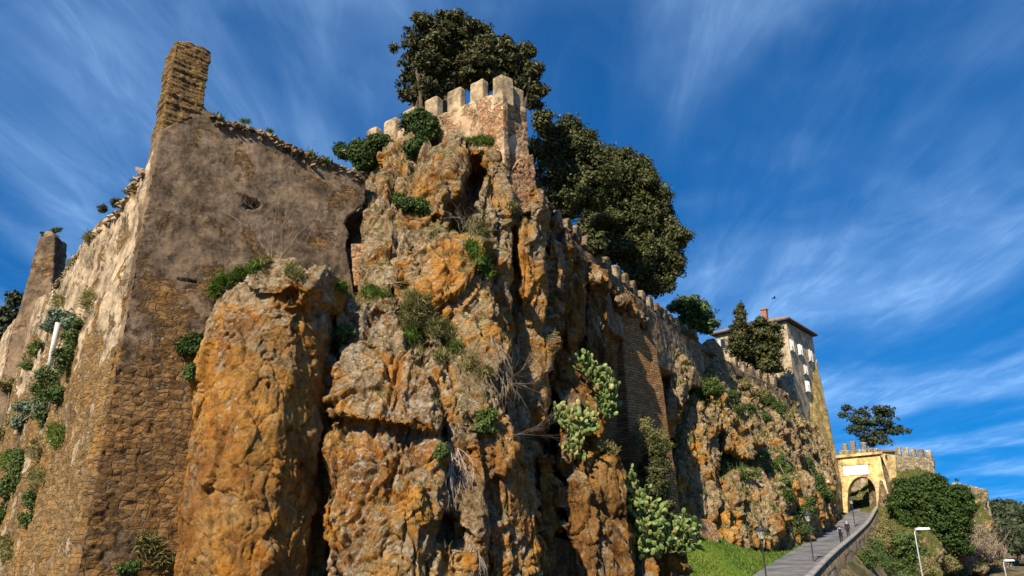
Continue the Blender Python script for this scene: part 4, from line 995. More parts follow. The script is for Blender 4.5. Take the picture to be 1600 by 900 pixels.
def tree(name, label, cat, base, blobs, n, size, mat, seed, trunk_r=0.25, group=None, stems=1, **kw):
    t = empty(name, base); tag(t, label, cat, group); r = random.Random(seed)
    foliage('crown', blobs, n, size, mat, t, seed, **kw)
    bm = bmesh.new(); base = Vector(base)
    top = max((b[0] for b in blobs), key=lambda v: v.z)
    mean = sum((b[0] for b in blobs), Vector()) / len(blobs)
    for s_ in range(stems):
        b0 = base + Vector((r.uniform(-.6, .6), r.uniform(-.4, .4), 0)) * (stems > 1)
        tp = mean.lerp(top, .6) + Vector((r.uniform(-1, 1), r.uniform(-1, 1), 0)) * (stems > 1)
        tr = wander(b0, tp, 6, .18, r)
        tube(bm, tr, [trunk_r * (1.25 - .95 * i / 6) for i in range(7)])
        for b in blobs:
            k = r.randint(2, 5); st = tr[k]
            tube(bm, wander(st, b[0] + Vector((0, 0, b[3] * .3)), 4, .22, r), [trunk_r * .45, trunk_r * .36, trunk_r * .26, trunk_r * .18, trunk_r * .08], 5)
    bm_obj('trunk', bm, M['bark'], t, True); return t

# ------------------------------------------------------------------ trees behind the walls
Yc = 52
CY = [('leftmost dark cypress of the clump behind the tower, leaning out over the left merlons', 660, 172, [(668, 40, 18, 18), (650, 72, 22, 22), (690, 62, 20, 26), (642, 112, 20, 18), (668, 105, 24, 22), (640, 142, 18, 12), (664, 146, 20, 14)]),
      ('tallest dark cypress of the clump behind the tower, with the highest tip', 706, 165, [(709, 30, 17, 14), (700, 60, 22, 20), (722, 72, 24, 22), (700, 98, 26, 22), (722, 115, 24, 20), (700, 135, 22, 14)]),
      ('broad middle cypress behind the corner merlons of the tower', 752, 160, [(752, 52, 18, 14), (770, 68, 22, 16), (752, 88, 28, 20), (784, 84, 22, 18), (768, 112, 28, 18), (745, 125, 20, 14)]),
      ('rightmost cypress of the clump, drooping past the right side of the tower', 806, 175, [(816, 84, 13, 16), (800, 102, 22, 18), (824, 112, 16, 14), (812, 134, 24, 14), (842, 142, 13, 9), (836, 160, 9, 8), (790, 125, 20, 16)])]
for k, (lb, bx_, by_, bl) in enumerate(CY):
    tree('cypress_tree', lb, 'tree', P(bx_, by_ + 60, Yc + k % 2), [bpx(*b, Yc + (k % 2) * 1.5, 1.0) for b in bl], 26000, 0.145, M['leaf_cypress'], 300 + k, 0.22,
         'cypresses behind the tower', 3, hollow=0.25, gap=0.22, gscale=0.9, clump=0.36, upb=0.35, aspect=2.4)
tree('holm_oak', 'upper holm oak with rounded olive crown close behind the tower', 'tree', P(880, 400, 60), [bpx(*b, 60) for b in
     [(850, 192, 18, 14), (882, 205, 26, 16), (862, 232, 30, 26), (900, 244, 30, 28), (868, 275, 32, 28), (905, 290, 34, 30), (880, 320, 32, 24), (922, 240, 26, 22), (935, 270, 26, 24), (905, 222, 22, 16)]], 60000, 0.16, M['leaf_oak'], 311, 0.4, 'holm oaks behind the curtain wall', 2, hollow=0.45, gap=-0.02, gscale=1.4, clump=0.45, spray=2)
tree('holm_oak', 'largest holm oak, a wide dark domed crown overhanging the curtain wall', 'tree', P(1000, 520, 70), [bpx(*b, 70) for b in
     [(940, 248, 32, 20), (975, 268, 34, 26), (1005, 295, 30, 28), (950, 300, 42, 34), (1030, 325, 26, 32), (990, 340, 42, 36), (1042, 370, 23, 30), (950, 350, 36, 28), (1046, 405, 20, 26), (1010, 400, 36, 32), (1030, 440, 24, 20), (975, 390, 30, 24), (1000, 435, 22, 18)]], 130000, 0.165, M['leaf_oak'], 313, 0.5, 'holm oaks behind the curtain wall', 3, hollow=0.45, gap=-0.02, gscale=1.5, clump=0.5, spray=2)
tree('evergreen_shrub', 'olive shrub growing over the dark merlons under the oaks', 'shrub', P(915, 410, 54), [bpx(*b, 53.6) for b in [(905, 372, 18, 13), (925, 380, 20, 16), (918, 394, 20, 10)]], 5000, 0.18, M['leaf_oak'], 315, 0.1, hollow=0.3, gscale=.8, clump=.3)
tree('small_oak', 'small bright green tree where the dark wall turns towards the house', 'tree', P(1085, 540, 84), [bpx(*b, 84) for b in [(1062, 478, 12, 12), (1078, 482, 18, 16), (1098, 492, 14, 13), (1106, 508, 10, 10), (1080, 504, 18, 12)]], 9000, 0.24, M['leaf_bush'], 317, 0.15, hollow=0.3, gap=0.05, gscale=1.2, clump=.45)
tree('conifer_tree', 'pointed dark conifer in front of the house beside the hip roof', 'tree', P(1157, 590, 99), [bpx(*b, 99) for b in [(1157, 481, 4.5, 7), (1157, 495, 8, 9), (1156, 510, 12, 10), (1155, 526, 15, 12), (1157, 545, 16, 12)]], 16000, 0.18, M['leaf_cypress'], 319, 0.15, hollow=0.2, clump=.35, gscale=1, spray=1)
tree('laurel_tree', 'dense dark green bushy tree hiding the corner of the house', 'tree', P(1190, 600, 101), [bpx(*b, 101) for b in [(1188, 508, 14, 9), (1208, 513, 12, 8), (1180, 526, 22, 16), (1203, 534, 17, 14), (1170, 548, 18, 14), (1195, 556, 22, 15), (1186, 574, 20, 12), (1208, 574, 13, 8)]], 30000, 0.21, M['leaf_oak'], 321, 0.2, hollow=0.3, gap=-.05, clump=.5, gscale=1.3)
tree('umbrella_pine', 'spreading blue green pine with open crown behind the gate wall', 'tree', P(1372, 720, 140), [bpx(*b, 140) for b in
     [(1322, 638, 8, 4), (1318, 648, 6, 5), (1334, 652, 9, 5), (1352, 644, 14, 6), (1375, 640, 14, 5), (1388, 646, 9, 5), (1350, 660, 14, 6), (1376, 660, 20, 8), (1338, 672, 13, 6), (1362, 678, 20, 8), (1392, 672, 14, 7), (1412, 672, 8, 4), (1372, 690, 22, 6)]], 11000, 0.22, M['leaf_far'], 323, 0.3, hollow=0.2, gap=0.22, clump=.5, gscale=1.2)
# dark trees left of the far pier
tree('background_tree', 'dark tree peeping past the left end pier at the frame edge', 'tree', P(-10, 640, 80), [bpx(*b, 80) for b in [(22, 470, 9, 9), (8, 500, 14, 16), (2, 530, 14, 20), (10, 550, 10, 14), (-15, 520, 20, 30)]], 7000, 0.3, M['leaf_far'], 325, 0.2, hollow=.3, clump=.6)
# big shrub right of the gate
for k, (lb, bl, n_, Y) in enumerate([
        ('wide glossy green shrub mass right of the gateway buttress', [(1420, 764, 24, 14), (1446, 762, 26, 16), (1412, 785, 20, 18), (1440, 792, 32, 24), (1420, 815, 20, 20)], 22000, 104),
        ('rounded dark green shrub on the right of the larger shrub mass', [(1486, 776, 24, 18), (1505, 790, 14, 16), (1470, 800, 28, 26), (1500, 815, 16, 20), (1465, 835, 26, 24), (1490, 850, 20, 20)], 24000, 101),
        ('dark shrub spilling down behind the street light', [(1415, 850, 15, 18), (1425, 875, 20, 20), (1408, 895, 14, 18)], 9000, 92)]):
    q = P(bl[0][0] + 10, bl[-1][1] + 25, Y); tree('evergreen_shrub', lb, 'shrub', q, [bpx(*b, Y) for b in bl], int(n_ * 1.7), 0.20, M['leaf_ivy'] if k < 2 else M['leaf_bush'], 331 + k, 0.12, None, hollow=.5, clump=.45, gscale=1.2, gap=-.1)
# through the arch
tree('evergreen_shrub', 'green bush seen through the gateway arch', 'shrub', P(1352, 800, 138), [bpx(*b, 138) for b in [(1338, 770, 16, 16), (1360, 775, 14, 20), (1345, 755, 22, 16), (1375, 760, 14, 20)]], 8000, 0.3, M['leaf_bright'], 341, 0.12, hollow=.4, clump=.5)
# far woods: individual trees
r = random.Random(9)
far_kinds = ['dark evergreen tree at the far right edge, tallest of the far trees', 'low round tree nearest the outer wall among the far trees', 'olive tree standing second from the outer wall among the far trees',
             'broad dark tree in the middle of the far trees', 'grey green tree in front of the far trees', 'dull tree at the lower right corner of the far trees']
for k, (x, y, w_, h_, Y) in enumerate([(1590, 800, 20, 18, 190), (1548, 796, 12, 11, 185), (1564, 795, 13, 12, 195), (1577, 806, 18, 16, 180), (1558, 826, 16, 20, 165), (1592, 838, 18, 18, 160)]):
    bl = [(x + r.uniform(-.5, .5) * w_, y + r.uniform(-.4, .9) * h_, w_ * r.uniform(.45, .7), h_ * r.uniform(.4, .6)) for _ in range(6)] + [(x, y + h_ * .4, w_ * .8, h_ * .8)]
    tree('far_tree', far_kinds[k], 'tree', P(x, y + h_ * 2, Y), [bpx(*b, Y) for b in bl], 7000, 0.5, M['leaf_far'], 350 + k, 0.3, 'wood at the far right', hollow=.4, clump=.9, gscale=2.5, gap=0)

# ------------------------------------------------------------------ plants on rock and walls
def shrub_at(name, label, pxs, n, size, mat, seed, cat='shrub', off=0.3, dk=0.6, **kw):
    """pxs: list of (px,py,rx,ry) patches hugging whatever surface is there"""
    bl = []
    for (x, y, rx, ry) in pxs:
        h, nn = hit(x, y); c = h + nn * off * 0.5 - ray(x, y) * off; s = c.dot(_F) / FOC
        bl.append((c, rx * s, max(0.25, rx * s * dk), ry * s))
    h0 = hit(*pxs[-1][:2])[0]
    t = empty(name, h0); tag(t, label, cat)
    foliage('leaves', bl, int(n * 1.45), size * 0.72, mat, t, seed, **kw)
    r = random.Random(seed); bm = bmesh.new()
    for b in bl:
        tube(bm, wander(h0, b[0], 3, .08, r), [.05, .04, .025, .015], 5)
        for _ in range(3): tube(bm, wander(b[0], b[0] + Vector((r.uniform(-1, 1) * b[1], r.uniform(-1, 0) * b[2], r.uniform(-.5, 1) * b[3])) * .8, 2, .03, r), [.02, .014, .006], 4)
    bm_obj('stems', bm, M['twig'], t); return t
shrub_at('ivy', 'dark ivy mound spilling over the merlons at the left end of the tower wall', [(602, 224, 14, 14), (585, 235, 18, 16), (565, 240, 16, 16), (545, 240, 14, 12), (575, 255, 16, 12), (532, 236, 7, 8)], 16000, 0.16, M['leaf_ivy'], 401, 'ivy', 0.6, hollow=.5, clump=.28, gap=-.1)
shrub_at('ivy', 'tall dark green ivy column hanging on the tower wall between merlons', [(664, 180, 18, 12), (658, 200, 22, 18), (672, 212, 16, 18), (650, 224, 16, 18), (664, 190, 22, 14), (645, 242, 9, 8)], 17000, 0.15, M['leaf_ivy'], 403, 'ivy', 0.7, hollow=.5, clump=.26, gap=-.15)
shrub_at('shrub', 'dark green shrub in the crevice below the yellow boulder', [(650, 322, 13, 8), (634, 318, 10, 8), (661, 328, 8, 6)], 4200, 0.11, M['leaf_ivy'], 405, off=.3, hollow=.0, clump=.22, gap=.1, gscale=.4)
shrub_at('shrub', 'bright shrub at the left of the yellow boulder', [(625, 312, 8, 7)], 1600, 0.10, M['leaf_bright'], 406, off=.3, hollow=.0, clump=.22, gap=.1, gscale=.4)
shrub_at('shrub', 'small dark bush between bastion wall and orange pillar', [(300, 543, 15, 13), (304, 535, 12, 9)], 3600, 0.09, M['leaf_ivy'], 407, off=.35, hollow=.4, clump=.18)
shrub_at('shrub', 'smaller hanging bush just below the small dark bush beside the pillar', [(303, 580, 7, 12)], 1400, 0.08, M['leaf_bush'], 408, off=.25, hollow=.3, clump=.15)
shrub_at('shrub', 'dark green plants in the gap between pillar and outcrop', [(524, 555, 12, 20), (535, 520, 10, 12)], 3600, 0.10, M['leaf_bush'], 409, off=.3, hollow=.3, clump=.18)
shrub_at('shrub', 'bushy green shrub in front of the brick buttress', [(1008, 705, 18, 15), (1012, 728, 19, 17), (1005, 745, 17, 15), (1015, 755, 14, 18), (1024, 795, 16, 16), (1050, 815, 16, 10), (1006, 765, 14, 14)], 26000, 0.12, M['leaf_oak'], 411, off=1.6, dk=.8, hollow=.4, clump=.3)
shrub_at('shrub', 'thin feathery bush rising against the brick wall above the green shrub', [(1005, 680, 18, 20), (1022, 690, 12, 16), (992, 695, 10, 20)], 3500, 0.10, M['grass_dry'], 412, off=1.2, dk=.7, hollow=.2, clump=.25)
# left side wall
shrub_at('round_plant', 'round blue green plant at the head of the white pipe', [(106, 497, 18, 10), (92, 510, 12, 11), (118, 503, 10, 9)], 5500, 0.09, M['leaf_grey'], 421, 'plant', .6, hollow=.5, clump=.16)
shrub_at('shrub', 'dark trailing bush right of the white pipe on the side wall', [(125, 508, 11, 14), (118, 530, 12, 18), (108, 560, 14, 22), (88, 590, 22, 22), (75, 620, 20, 22), (92, 615, 16, 20), (72, 650, 14, 14)], 8500, 0.10, M['leaf_bush'], 422, off=.3, dk=.25, hollow=.0, clump=.24, gap=.2, gscale=.5)
shrub_at('shrub', 'blue green clump on the side wall left of the trailing bush', [(42, 640, 12, 14), (70, 640, 12, 14), (32, 660, 8, 8)], 4200, 0.10, M['leaf_grey'], 423, off=.25, dk=.3, hollow=.0, clump=.22, gap=.15, gscale=.5)
shrub_at('shrub', 'long dark plant mass down the lower left side wall', [(28, 745, 16, 24), (12, 780, 14, 28), (5, 810, 10, 18), (30, 720, 12, 14)], 5000, 0.10, M['leaf_bush'], 424, off=.25, dk=.25, hollow=.0, clump=.26, gap=.2, gscale=.5)
shrub_at('shrub', 'round dark bush low on the side wall near the corner', [(50, 795, 14, 20), (45, 810, 10, 12)], 2200, 0.09, M['leaf_bush'], 425, off=.25, dk=.25, hollow=.0, clump=.22, gap=.2, gscale=.5)
shrub_at('shrub', 'yellow green plant high on the side wall left of the white pipe', [(60, 548, 10, 10), (50, 572, 8, 7), (66, 540, 6, 5)], 2000, 0.09, M['leaf_bright'], 426, off=.35, hollow=.2, clump=.2)
shrub_at('shrub', 'sparse olive patch at the left frame edge on the side wall', [(20, 600, 18, 10), (8, 625, 10, 14), (6, 680, 8, 10)], 3200, 0.09, M['grass_dry'], 427, off=.3, hollow=.2, clump=.2)
shrub_at('shrub', 'dark tuft on top of the side wall nearest the corner', [(183, 318, 8, 6), (190, 322, 6, 5)], 1500, 0.09, M['leaf_cypress'], 428, off=.2, hollow=.2, clump=.18)
shrub_at('shrub', 'small dark tuft on top of the side wall lower down', [(165, 326, 9, 5)], 1100, 0.09, M['leaf_cypress'], 429, off=.2, hollow=.2, clump=.18)
shrub_at('shrub', 'weedy tuft growing on the summit of the left end pier', [(88, 360, 7, 4), (70, 366, 5, 3)], 900, 0.09, M['leaf_bush'], 430, off=.1, hollow=.2, clump=.15)
shrub_at('shrub', 'leafy weed at the foot of the bastion wall', [(205, 885, 15, 10), (198, 892, 12, 8)], 2400, 0.07, M['leaf_bush'], 431, off=.3, hollow=.2, clump=.15)
shrub_at('shrub', 'bright green weed clump on the leaning slab above the roots', [(755, 655, 13, 14), (748, 668, 10, 10), (765, 645, 8, 8)], 3000, 0.09, M['leaf_bright'], 432, off=.3, hollow=.2, clump=.16)
shrub_at('shrub', 'small green weed in the slab crack above the pale roots', [(690, 682, 11, 11), (686, 700, 8, 10)], 2200, 0.08, M['leaf_bright'], 433, off=.3, hollow=.2, clump=.16)
# right hand slope
for k, (lb, pxs, n_, mt) in enumerate([
        ('rounded green bush on the ledge beside the hollowed rock', [(1100, 606, 16, 12), (1088, 615, 12, 10), (1118, 610, 12, 8), (1105, 622, 14, 6)], 9000, 'leaf_bright'),
        ('dark green bush below the merlons at the middle of the slope', [(1205, 630, 12, 10), (1215, 640, 10, 8), (1195, 625, 10, 7)], 5000, 'leaf_bush'),
        ('brownish bush on the slope nearest the house side merlons', [(1160, 602, 14, 9), (1178, 612, 12, 9), (1190, 618, 10, 8)], 5000, 'grass_dry'),
        ('long green ledge of plants across the upper slope', [(1140, 618, 12, 8), (1150, 640, 14, 7), (1170, 640, 14, 7), (1190, 650, 12, 6)], 5000, 'leaf_bush'),
        ('green plants on the middle ledge of the slope', [(1135, 722, 14, 9), (1150, 728, 14, 10), (1162, 738, 10, 10), (1128, 738, 8, 8)], 6000, 'leaf_bush'),
        ('bright grassy patch right of the middle ledge plants', [(1175, 720, 12, 6), (1188, 716, 12, 6), (1195, 730, 10, 6), (1180, 745, 10, 9)], 4500, 'leaf_bright'),
        ('dark trailing creeper down the right part of the slope', [(1262, 725, 7, 12), (1272, 745, 9, 14), (1282, 762, 9, 14), (1290, 775, 7, 8)], 7000, 'leaf_bush'),
        ('small creeper low on the slope behind the middle lamp', [(1243, 812, 9, 11), (1250, 825, 10, 9), (1256, 800, 6, 8)], 4500, 'leaf_bush'),
        ('green clump above the small creeper low on the slope', [(1266, 792, 8, 10), (1232, 775, 6, 8)], 2500, 'leaf_bush'),
        ('pale green strip of weeds in the centre of the slope', [(1225, 740, 8, 10), (1232, 757, 7, 10), (1215, 720, 8, 8)], 3500, 'leaf_bright')]):
    shrub_at('shrub', lb, pxs, int(n_ * 1.3), 0.14, M[mt], 440 + k, off=.3, dk=.4, hollow=.0, clump=.4, gap=.18, gscale=.9)
# shrubs covering retaining wall and lower right
for k, (lb, pxs, n_, mt, sz) in enumerate([
        ('olive climber hanging over the upper end of the retaining wall', [(1385, 835, 14, 14), (1375, 855, 12, 14), (1392, 860, 10, 18)], 7000, 'grass_dry', .15),
        ('mixed creeper on the middle of the retaining wall', [(1362, 860, 10, 14), (1350, 880, 14, 12), (1378, 885, 14, 14)], 6000, 'leaf_bush', .14),
        ('pale leafless thicket at the lower right below the far wall', [(1520, 840, 22, 22), (1540, 860, 22, 22), (1505, 870, 22, 20)], 7000, 'twig', .13),
        ('grey brown thicket beside the far street light', [(1575, 850, 22, 16), (1590, 875, 20, 18), (1555, 890, 22, 14)], 6000, 'twig', .13),
        ('ochre brush on the earth bank under the first street light', [(1470, 880, 20, 14), (1495, 893, 18, 12), (1450, 893, 12, 10)], 5000, 'grass_dry', .15)]):
    shrub_at('shrub', lb, pxs, n_, sz, M[mt], 460 + k, off=1.0, hollow=.1, clump=.5, gap=.05)

def tuft_mesh(name, spots, mat, parent, seed, h=0.4, n=26, wdt=0.02, spread=0.5, droop=0.3):
    r = np.random.default_rng(seed); V = []; F = []
    for (p, nn) in spots:
        p = np.array(p); nn = np.array(nn); up = nn * 0.45 + np.array([0, 0, 0.8])
        for _ in range(n):
            d = up + r.normal(size=3) * spread; d /= np.linalg.norm(d); L = h * r.uniform(.5, 1.3)
            b = p + r.normal(size=3) * 0.10; m = b + d * L * .55; e = b + d * L + np.array([0, 0, -droop * L]) + d * .0
            s = np.cross(d, r.normal(size=3)); s /= np.linalg.norm(s) + 1e-9; s = s * wdt
            k = len(V); V += [b - s, b + s, m + s * .8, m - s * .8, e]; F += [(k, k + 1, k + 2, k + 3), (k + 3, k + 2, k + 4, k + 4)]
    F4 = [f for f in F if len(set(f)) == 4]; F3 = [f[:3] for f in F if len(set(f)) == 3]
    me = bpy.data.meshes.new(name); me.from_pydata([tuple(v) for v in V], [], F4 + F3); me.update()
    return link(name, me, mat, parent)
def near_hits(pxs, r, k):
    out = []
    for (x, y, rx, ry, cnt) in pxs:
        h0, _n = hit(x, y)
        for _ in range(cnt):
            a = r.uniform(0, 6.28); q = math.sqrt(r.random()); hh, nn = hit(x + rx * q * math.cos(a), y + ry * q * math.sin(a))
            if (hh - h0).length < k: out.append((hh, nn))
    return out
def grass_patch(label, pxs, mat, seed, h=0.4, dens=14, name='grass_tuft', **kw):
    r = random.Random(seed); spots = []
    for (x, y, rx, ry) in pxs:
        for _ in range(dens):
            a = r.uniform(0, 6.28); q = math.sqrt(r.random()); hh, nn = hit(x + rx * q * math.cos(a), y + ry * q * math.sin(a))
            if (hh - hit(x, y)[0]).length < 1.6: spots.append((tuple(hh), tuple(nn)))
    o = tuft_mesh(name, spots, mat, None, seed, h, **kw); tag(o, label, 'grass'); return o
grass_patch('green grass fringe running down the left shoulder of the orange pillar', [(350, 438, 14, 8), (375, 430, 14, 6), (395, 420, 12, 8), (335, 455, 8, 10)], M['grass'], 501, .35, 22)
grass_patch('dry grass tufts on the grey cap of the pillar', [(455, 425, 8, 8), (465, 432, 6, 6), (412, 412, 8, 5)], M['grass_dry'], 502, .3, 14)
grass_patch('long straw and green grass tussock on the ledge left of centre', [(640, 500, 12, 16), (660, 500, 18, 18), (680, 515, 16, 14), (650, 478, 14, 12), (700, 525, 10, 8)], M['grass_dry'], 503, .65, 34, spread=.4)
grass_patch('green weeds in the middle of the long straw tussock', [(665, 512, 16, 10), (640, 525, 8, 10), (710, 545, 10, 8), (685, 520, 14, 8)], M['grass'], 504, .4, 22)
grass_patch('grass along the ledge between outcrop and broken wall end', [(575, 456, 12, 6), (595, 462, 12, 5), (530, 450, 8, 3)], M['grass'], 505, .35, 18)
grass_patch('bright grass cap on the boulder under the tower wall', [(740, 222, 12, 3), (755, 220, 10, 3), (765, 222, 6, 3)], M['grass'], 506, .35, 24)
grass_patch('wispy dry bush hanging in the dark hollow', [(730, 350, 14, 12), (715, 340, 8, 14), (745, 360, 12, 10)], M['grass_dry'], 507, .8, 22, spread=.6)
grass_patch('grass running down the gully right of the central boulder', [(745, 395, 12, 8), (755, 410, 12, 8), (762, 425, 8, 10), (735, 385, 10, 5)], M['grass'], 508, .35, 18)
grass_patch('yellow moss tuft between the fins right of the tower base', [(805, 335, 8, 8), (800, 325, 6, 5)], M['grass_dry'], 509, .3, 18)
grass_patch('short olive grass on the long lower slope of the crag', [(715, 548, 14, 8), (735, 570, 12, 10), (760, 585, 10, 8), (690, 560, 10, 6)], M['grass_dry'], 510, .35, 16)
grass_patch('weeds along the sloping top of the broken bastion wall', [(345, 186, 8, 3), (382, 190, 8, 2), (485, 243, 8, 4), (510, 252, 10, 2), (420, 206, 6, 2)], M['grass'], 511, .25, 14)
grass_patch('thin weeds along the crest of the side wall', [(212, 284, 6, 3), (200, 300, 6, 4), (140, 372, 6, 4), (112, 410, 8, 4)], M['grass_dry'], 512, .35, 16)
grass_patch('dead grass hanging at the foot of the pillar and bastion wall', [(240, 860, 12, 14), (225, 850, 8, 10), (250, 880, 12, 8)], M['grass_dry'], 513, .4, 16)
grass_patch('yellow green tuft below the prickly pear on the rib', [(945, 700, 10, 5), (955, 705, 8, 5)], M['grass_dry'], 514, .3, 24)
grass_patch('pale agave like grass clump beside the green shrub', [(1035, 775, 6, 8)], M['grass_dry'], 515, .8, 30, spread=.6)

for k, (x, y, rx, ry, mt, lb) in enumerate([(95, 470, 10, 8, 'grass_dry', 'faint dry weeds above the round plant on the side wall'), (140, 470, 10, 12, 'grass_dry', 'thin dry weeds on the side wall right of the round plant'),
        (40, 560, 22, 14, 'grass_dry', 'dry straw weeds left of the pipe foot'), (20, 650, 20, 16, 'grass_dry', 'dry weeds at the left edge beside the blue green clump'), (60, 700, 24, 20, 'grass_dry', 'olive weeds below the trailing bush on the side wall'),
        (90, 680, 12, 18, 'grass', 'green weeds close to the corner strip of the side wall'), (15, 720, 14, 14, 'grass', 'green weeds above the long dark plant mass'), (60, 750, 16, 16, 'grass_dry', 'brown weeds right of the long dark plant mass'), (10, 860, 12, 20, 'grass_dry', 'dry weeds at the lower left corner')]):
    grass_patch(lb, [(x, y, rx, ry)], M[mt], 860 + k, h=.45, dens=26, spread=.7)

def twigs(name, label, starts, seed, n=6, L=1.4, mat=None, cat='bare shrub', spread=0.5, down=False, r0=0.02, lv=3):
    r = random.Random(seed); bm = bmesh.new()
    def br(p, d, L_, rad, lev):
        q = p; pts = [p]; dd = d.copy()
        for i in range(4):
            dd = (dd + Vector((r.gauss(0, .16), r.gauss(0, .16), r.gauss(0, .12) + (-.16 if down else .02)))).normalized(); q = q + dd * L_ / 4; pts.append(q)
        tube(bm, pts, [rad, rad * .85, rad * .7, rad * .55, rad * .35], 3, False)
        if lev > 0:
            for i in range(r.randint(2, 3)):
                k = r.randint(1, 4); d2 = (dd + Vector((r.gauss(0, 1), r.gauss(0, .7), r.gauss(0, .6))) * spread).normalized(); br(pts[k], d2, L_ * r.uniform(.45, .75), rad * .55, lev - 1)
    for (x, y, dx, dz) in starts:
        h, nn = hit(x, y)
        for _ in range(n):
            d = Vector((dx + r.gauss(0, .35), nn.y * .5 + r.gauss(0, .2), dz + r.gauss(0, .2))).normalized(); br(h + nn * .02, d, L * r.uniform(.7, 1.2), r0, lv)
    o = bm_obj(name, bm, mat or M['twig']); tag(o, label, cat); return o
twigs('bare_shrub', 'leafless grey shrub fanning up in front of the bastion wall from the pillar cap', [(408, 402, -.55, 1.0), (425, 402, -.1, 1.1), (440, 403, .45, 1.0)], 601, 4, 2.1, M['twig'], spread=.34, r0=.018)
twigs('hanging_roots', 'pale tangled roots hanging down the leaning slab', [(700, 690, .35, -1), (715, 700, .5, -.8), (705, 710, .2, -1)], 602, 5, 1.3, M['twig_pale'], 'roots', .3, True, .022)
twigs('hanging_roots', 'brown thicket of hanging twigs on the lower end of the central crag', [(765, 520, .1, -1), (778, 540, .1, -1), (760, 560, .2, -.9), (785, 570, .3, -.8)], 603, 5, 1.3, M['twig'], 'roots', .3, True, .016)
twigs('bare_shrub', 'fine dry twigs reaching right across the shaded recess', [(795, 600, 1, .0), (790, 590, 1, .3)], 604, 4, 1.5, M['twig'], spread=.3, r0=.016)
twigs('bare_shrub', 'dry branch sticking out over the dark recess lower down', [(800, 680, 1, .1)], 605, 4, 1.6, M['twig'], spread=.25, r0=.016)
twigs('hanging_roots', 'dense straw root beard at the foot of the slab', [(748, 860, 0, -1), (742, 850, -.1, -.6)], 606, 7, .7, M['twig_pale'], 'roots', .5, True, .012)
twigs('bare_shrub', 'bare stems beside the dry bush in the dark hollow', [(720, 365, -.2, 1), (735, 370, .1, 1)], 607, 3, 1.0, M['twig'], spread=.35, r0=.014)
twigs('bare_shrub', 'slender bare stems in front of the brick buttress', [(990, 720, -.15, 1)], 608, 4, 2.2, M['twig'], spread=.25, r0=.02)
twigs('bare_shrub', 'pale leafless bush low on the far right bank', [(1520, 870, -.2, 1), (1545, 880, .2, 1), (1500, 880, -.2, 1), (1570, 890, 0, 1)], 609, 6, 3.6, M['twig'], spread=.4, r0=.05)
twigs('bare_shrub', 'leafless white branches against the dark right shrub', [(1500, 850, -.1, 1)], 610, 3, 3.6, M['twig_pale'], spread=.4, r0=.05)

# prickly pears
def pads(name, label, spots, seed, s=0.42, chain=3, mat='pad', Yf=None):
    r = random.Random(seed); V = []; F = []
    ring = [(math.cos(2 * math.pi * k / 12) * (0.36 + .02 * math.sin(2 * math.pi * k / 12)), 0.5 + 0.5 * math.sin(2 * math.pi * k / 12)) for k in range(12)]
    def pad(base, up, face, sz):
        side = up.cross(face).normalized(); face = side.cross(up).normalized(); k = len(V)
        for sc, dp in ((1.0, 0.0), (0.78, 0.055), (0.78, -0.055)):
            for (a, b) in ring: V.append(tuple(base + side * a * sz * sc + up * ((b - .5) * sc + .5) * sz + face * dp * sz))
        V.append(tuple(base + up * .5 * sz + face * .075 * sz)); V.append(tuple(base + up * .5 * sz - face * .075 * sz))
        for j in range(12):
            j2 = (j + 1) % 12
            F.extend([(k + j, k + j2, k + 12 + j2, k + 12 + j), (k + j2, k + j, k + 24 + j, k + 24 + j2), (k + 12 + j, k + 12 + j2, k + 36), (k + 24 + j2, k + 24 + j, k + 37)])
    hs0 = near_hits(spots, r, 99)
    if Yf:
        hs0 = []
        for (x, y, rx, ry, cnt) in spots:
            for _ in range(cnt):
                a = r.uniform(0, 6.28); q = math.sqrt(r.random()); hs0.append((P(x + rx * q * math.cos(a), y + ry * q * math.sin(a), Yf(x) + r.gauss(0, .22)), Vector((.2, -.9, .3))))
    med = np.median(np.array([list(h) for h, _ in hs0]), axis=0)
    for h, nn in hs0:
            if np.linalg.norm(np.array(h) - med) > 4.5: h = Vector(med) + Vector((r.gauss(0, .5), r.gauss(0, .4), r.gauss(0, .8)))
            b = h + nn * r.uniform(0, .25); up = (Vector((r.gauss(0, .5), -.35 + r.gauss(0, .35), 1.0 + r.gauss(0, .25))) + nn * .3).normalized(); sz = s * r.uniform(.8, 1.15)
            for c in range(r.randint(1, chain)):
                face = Vector((r.gauss(-.2, .7), -1, r.gauss(.1, .4))); face = (face - up * face.dot(up)).normalized()
                pad(b, up, face, sz)
                b = b + up * sz * .93; up = (up + Vector((r.gauss(0, .55), r.gauss(-.1, .4), r.gauss(0, .3)))).normalized(); sz *= r.uniform(.78, .98)
    me = bpy.data.meshes.new(name); me.from_pydata(V, [], F); me.update()
    o = link(name, me, M[mat], None, True); tag(o, label, 'cactus'); return o
pads('prickly_pear', 'upper prickly pear trailing over the top of the rock rib', [(912, 572, 8, 10, 16), (925, 590, 12, 10, 26), (940, 605, 16, 12, 40), (948, 625, 16, 14, 40), (950, 650, 14, 10, 16), (952, 635, 12, 10, 14)], 701, .40, Yf=lambda x: 41.2 + (x - 905) * .012)
pads('prickly_pear', 'middle prickly pear with yellowing pads on the face of the rib', [(872, 652, 10, 10, 16), (885, 662, 16, 12, 30), (905, 672, 18, 14, 34), (895, 695, 14, 16, 26), (900, 716, 14, 10, 14), (922, 668, 10, 10, 10)], 702, .42, mat='pad_light', Yf=lambda x: 39.5)
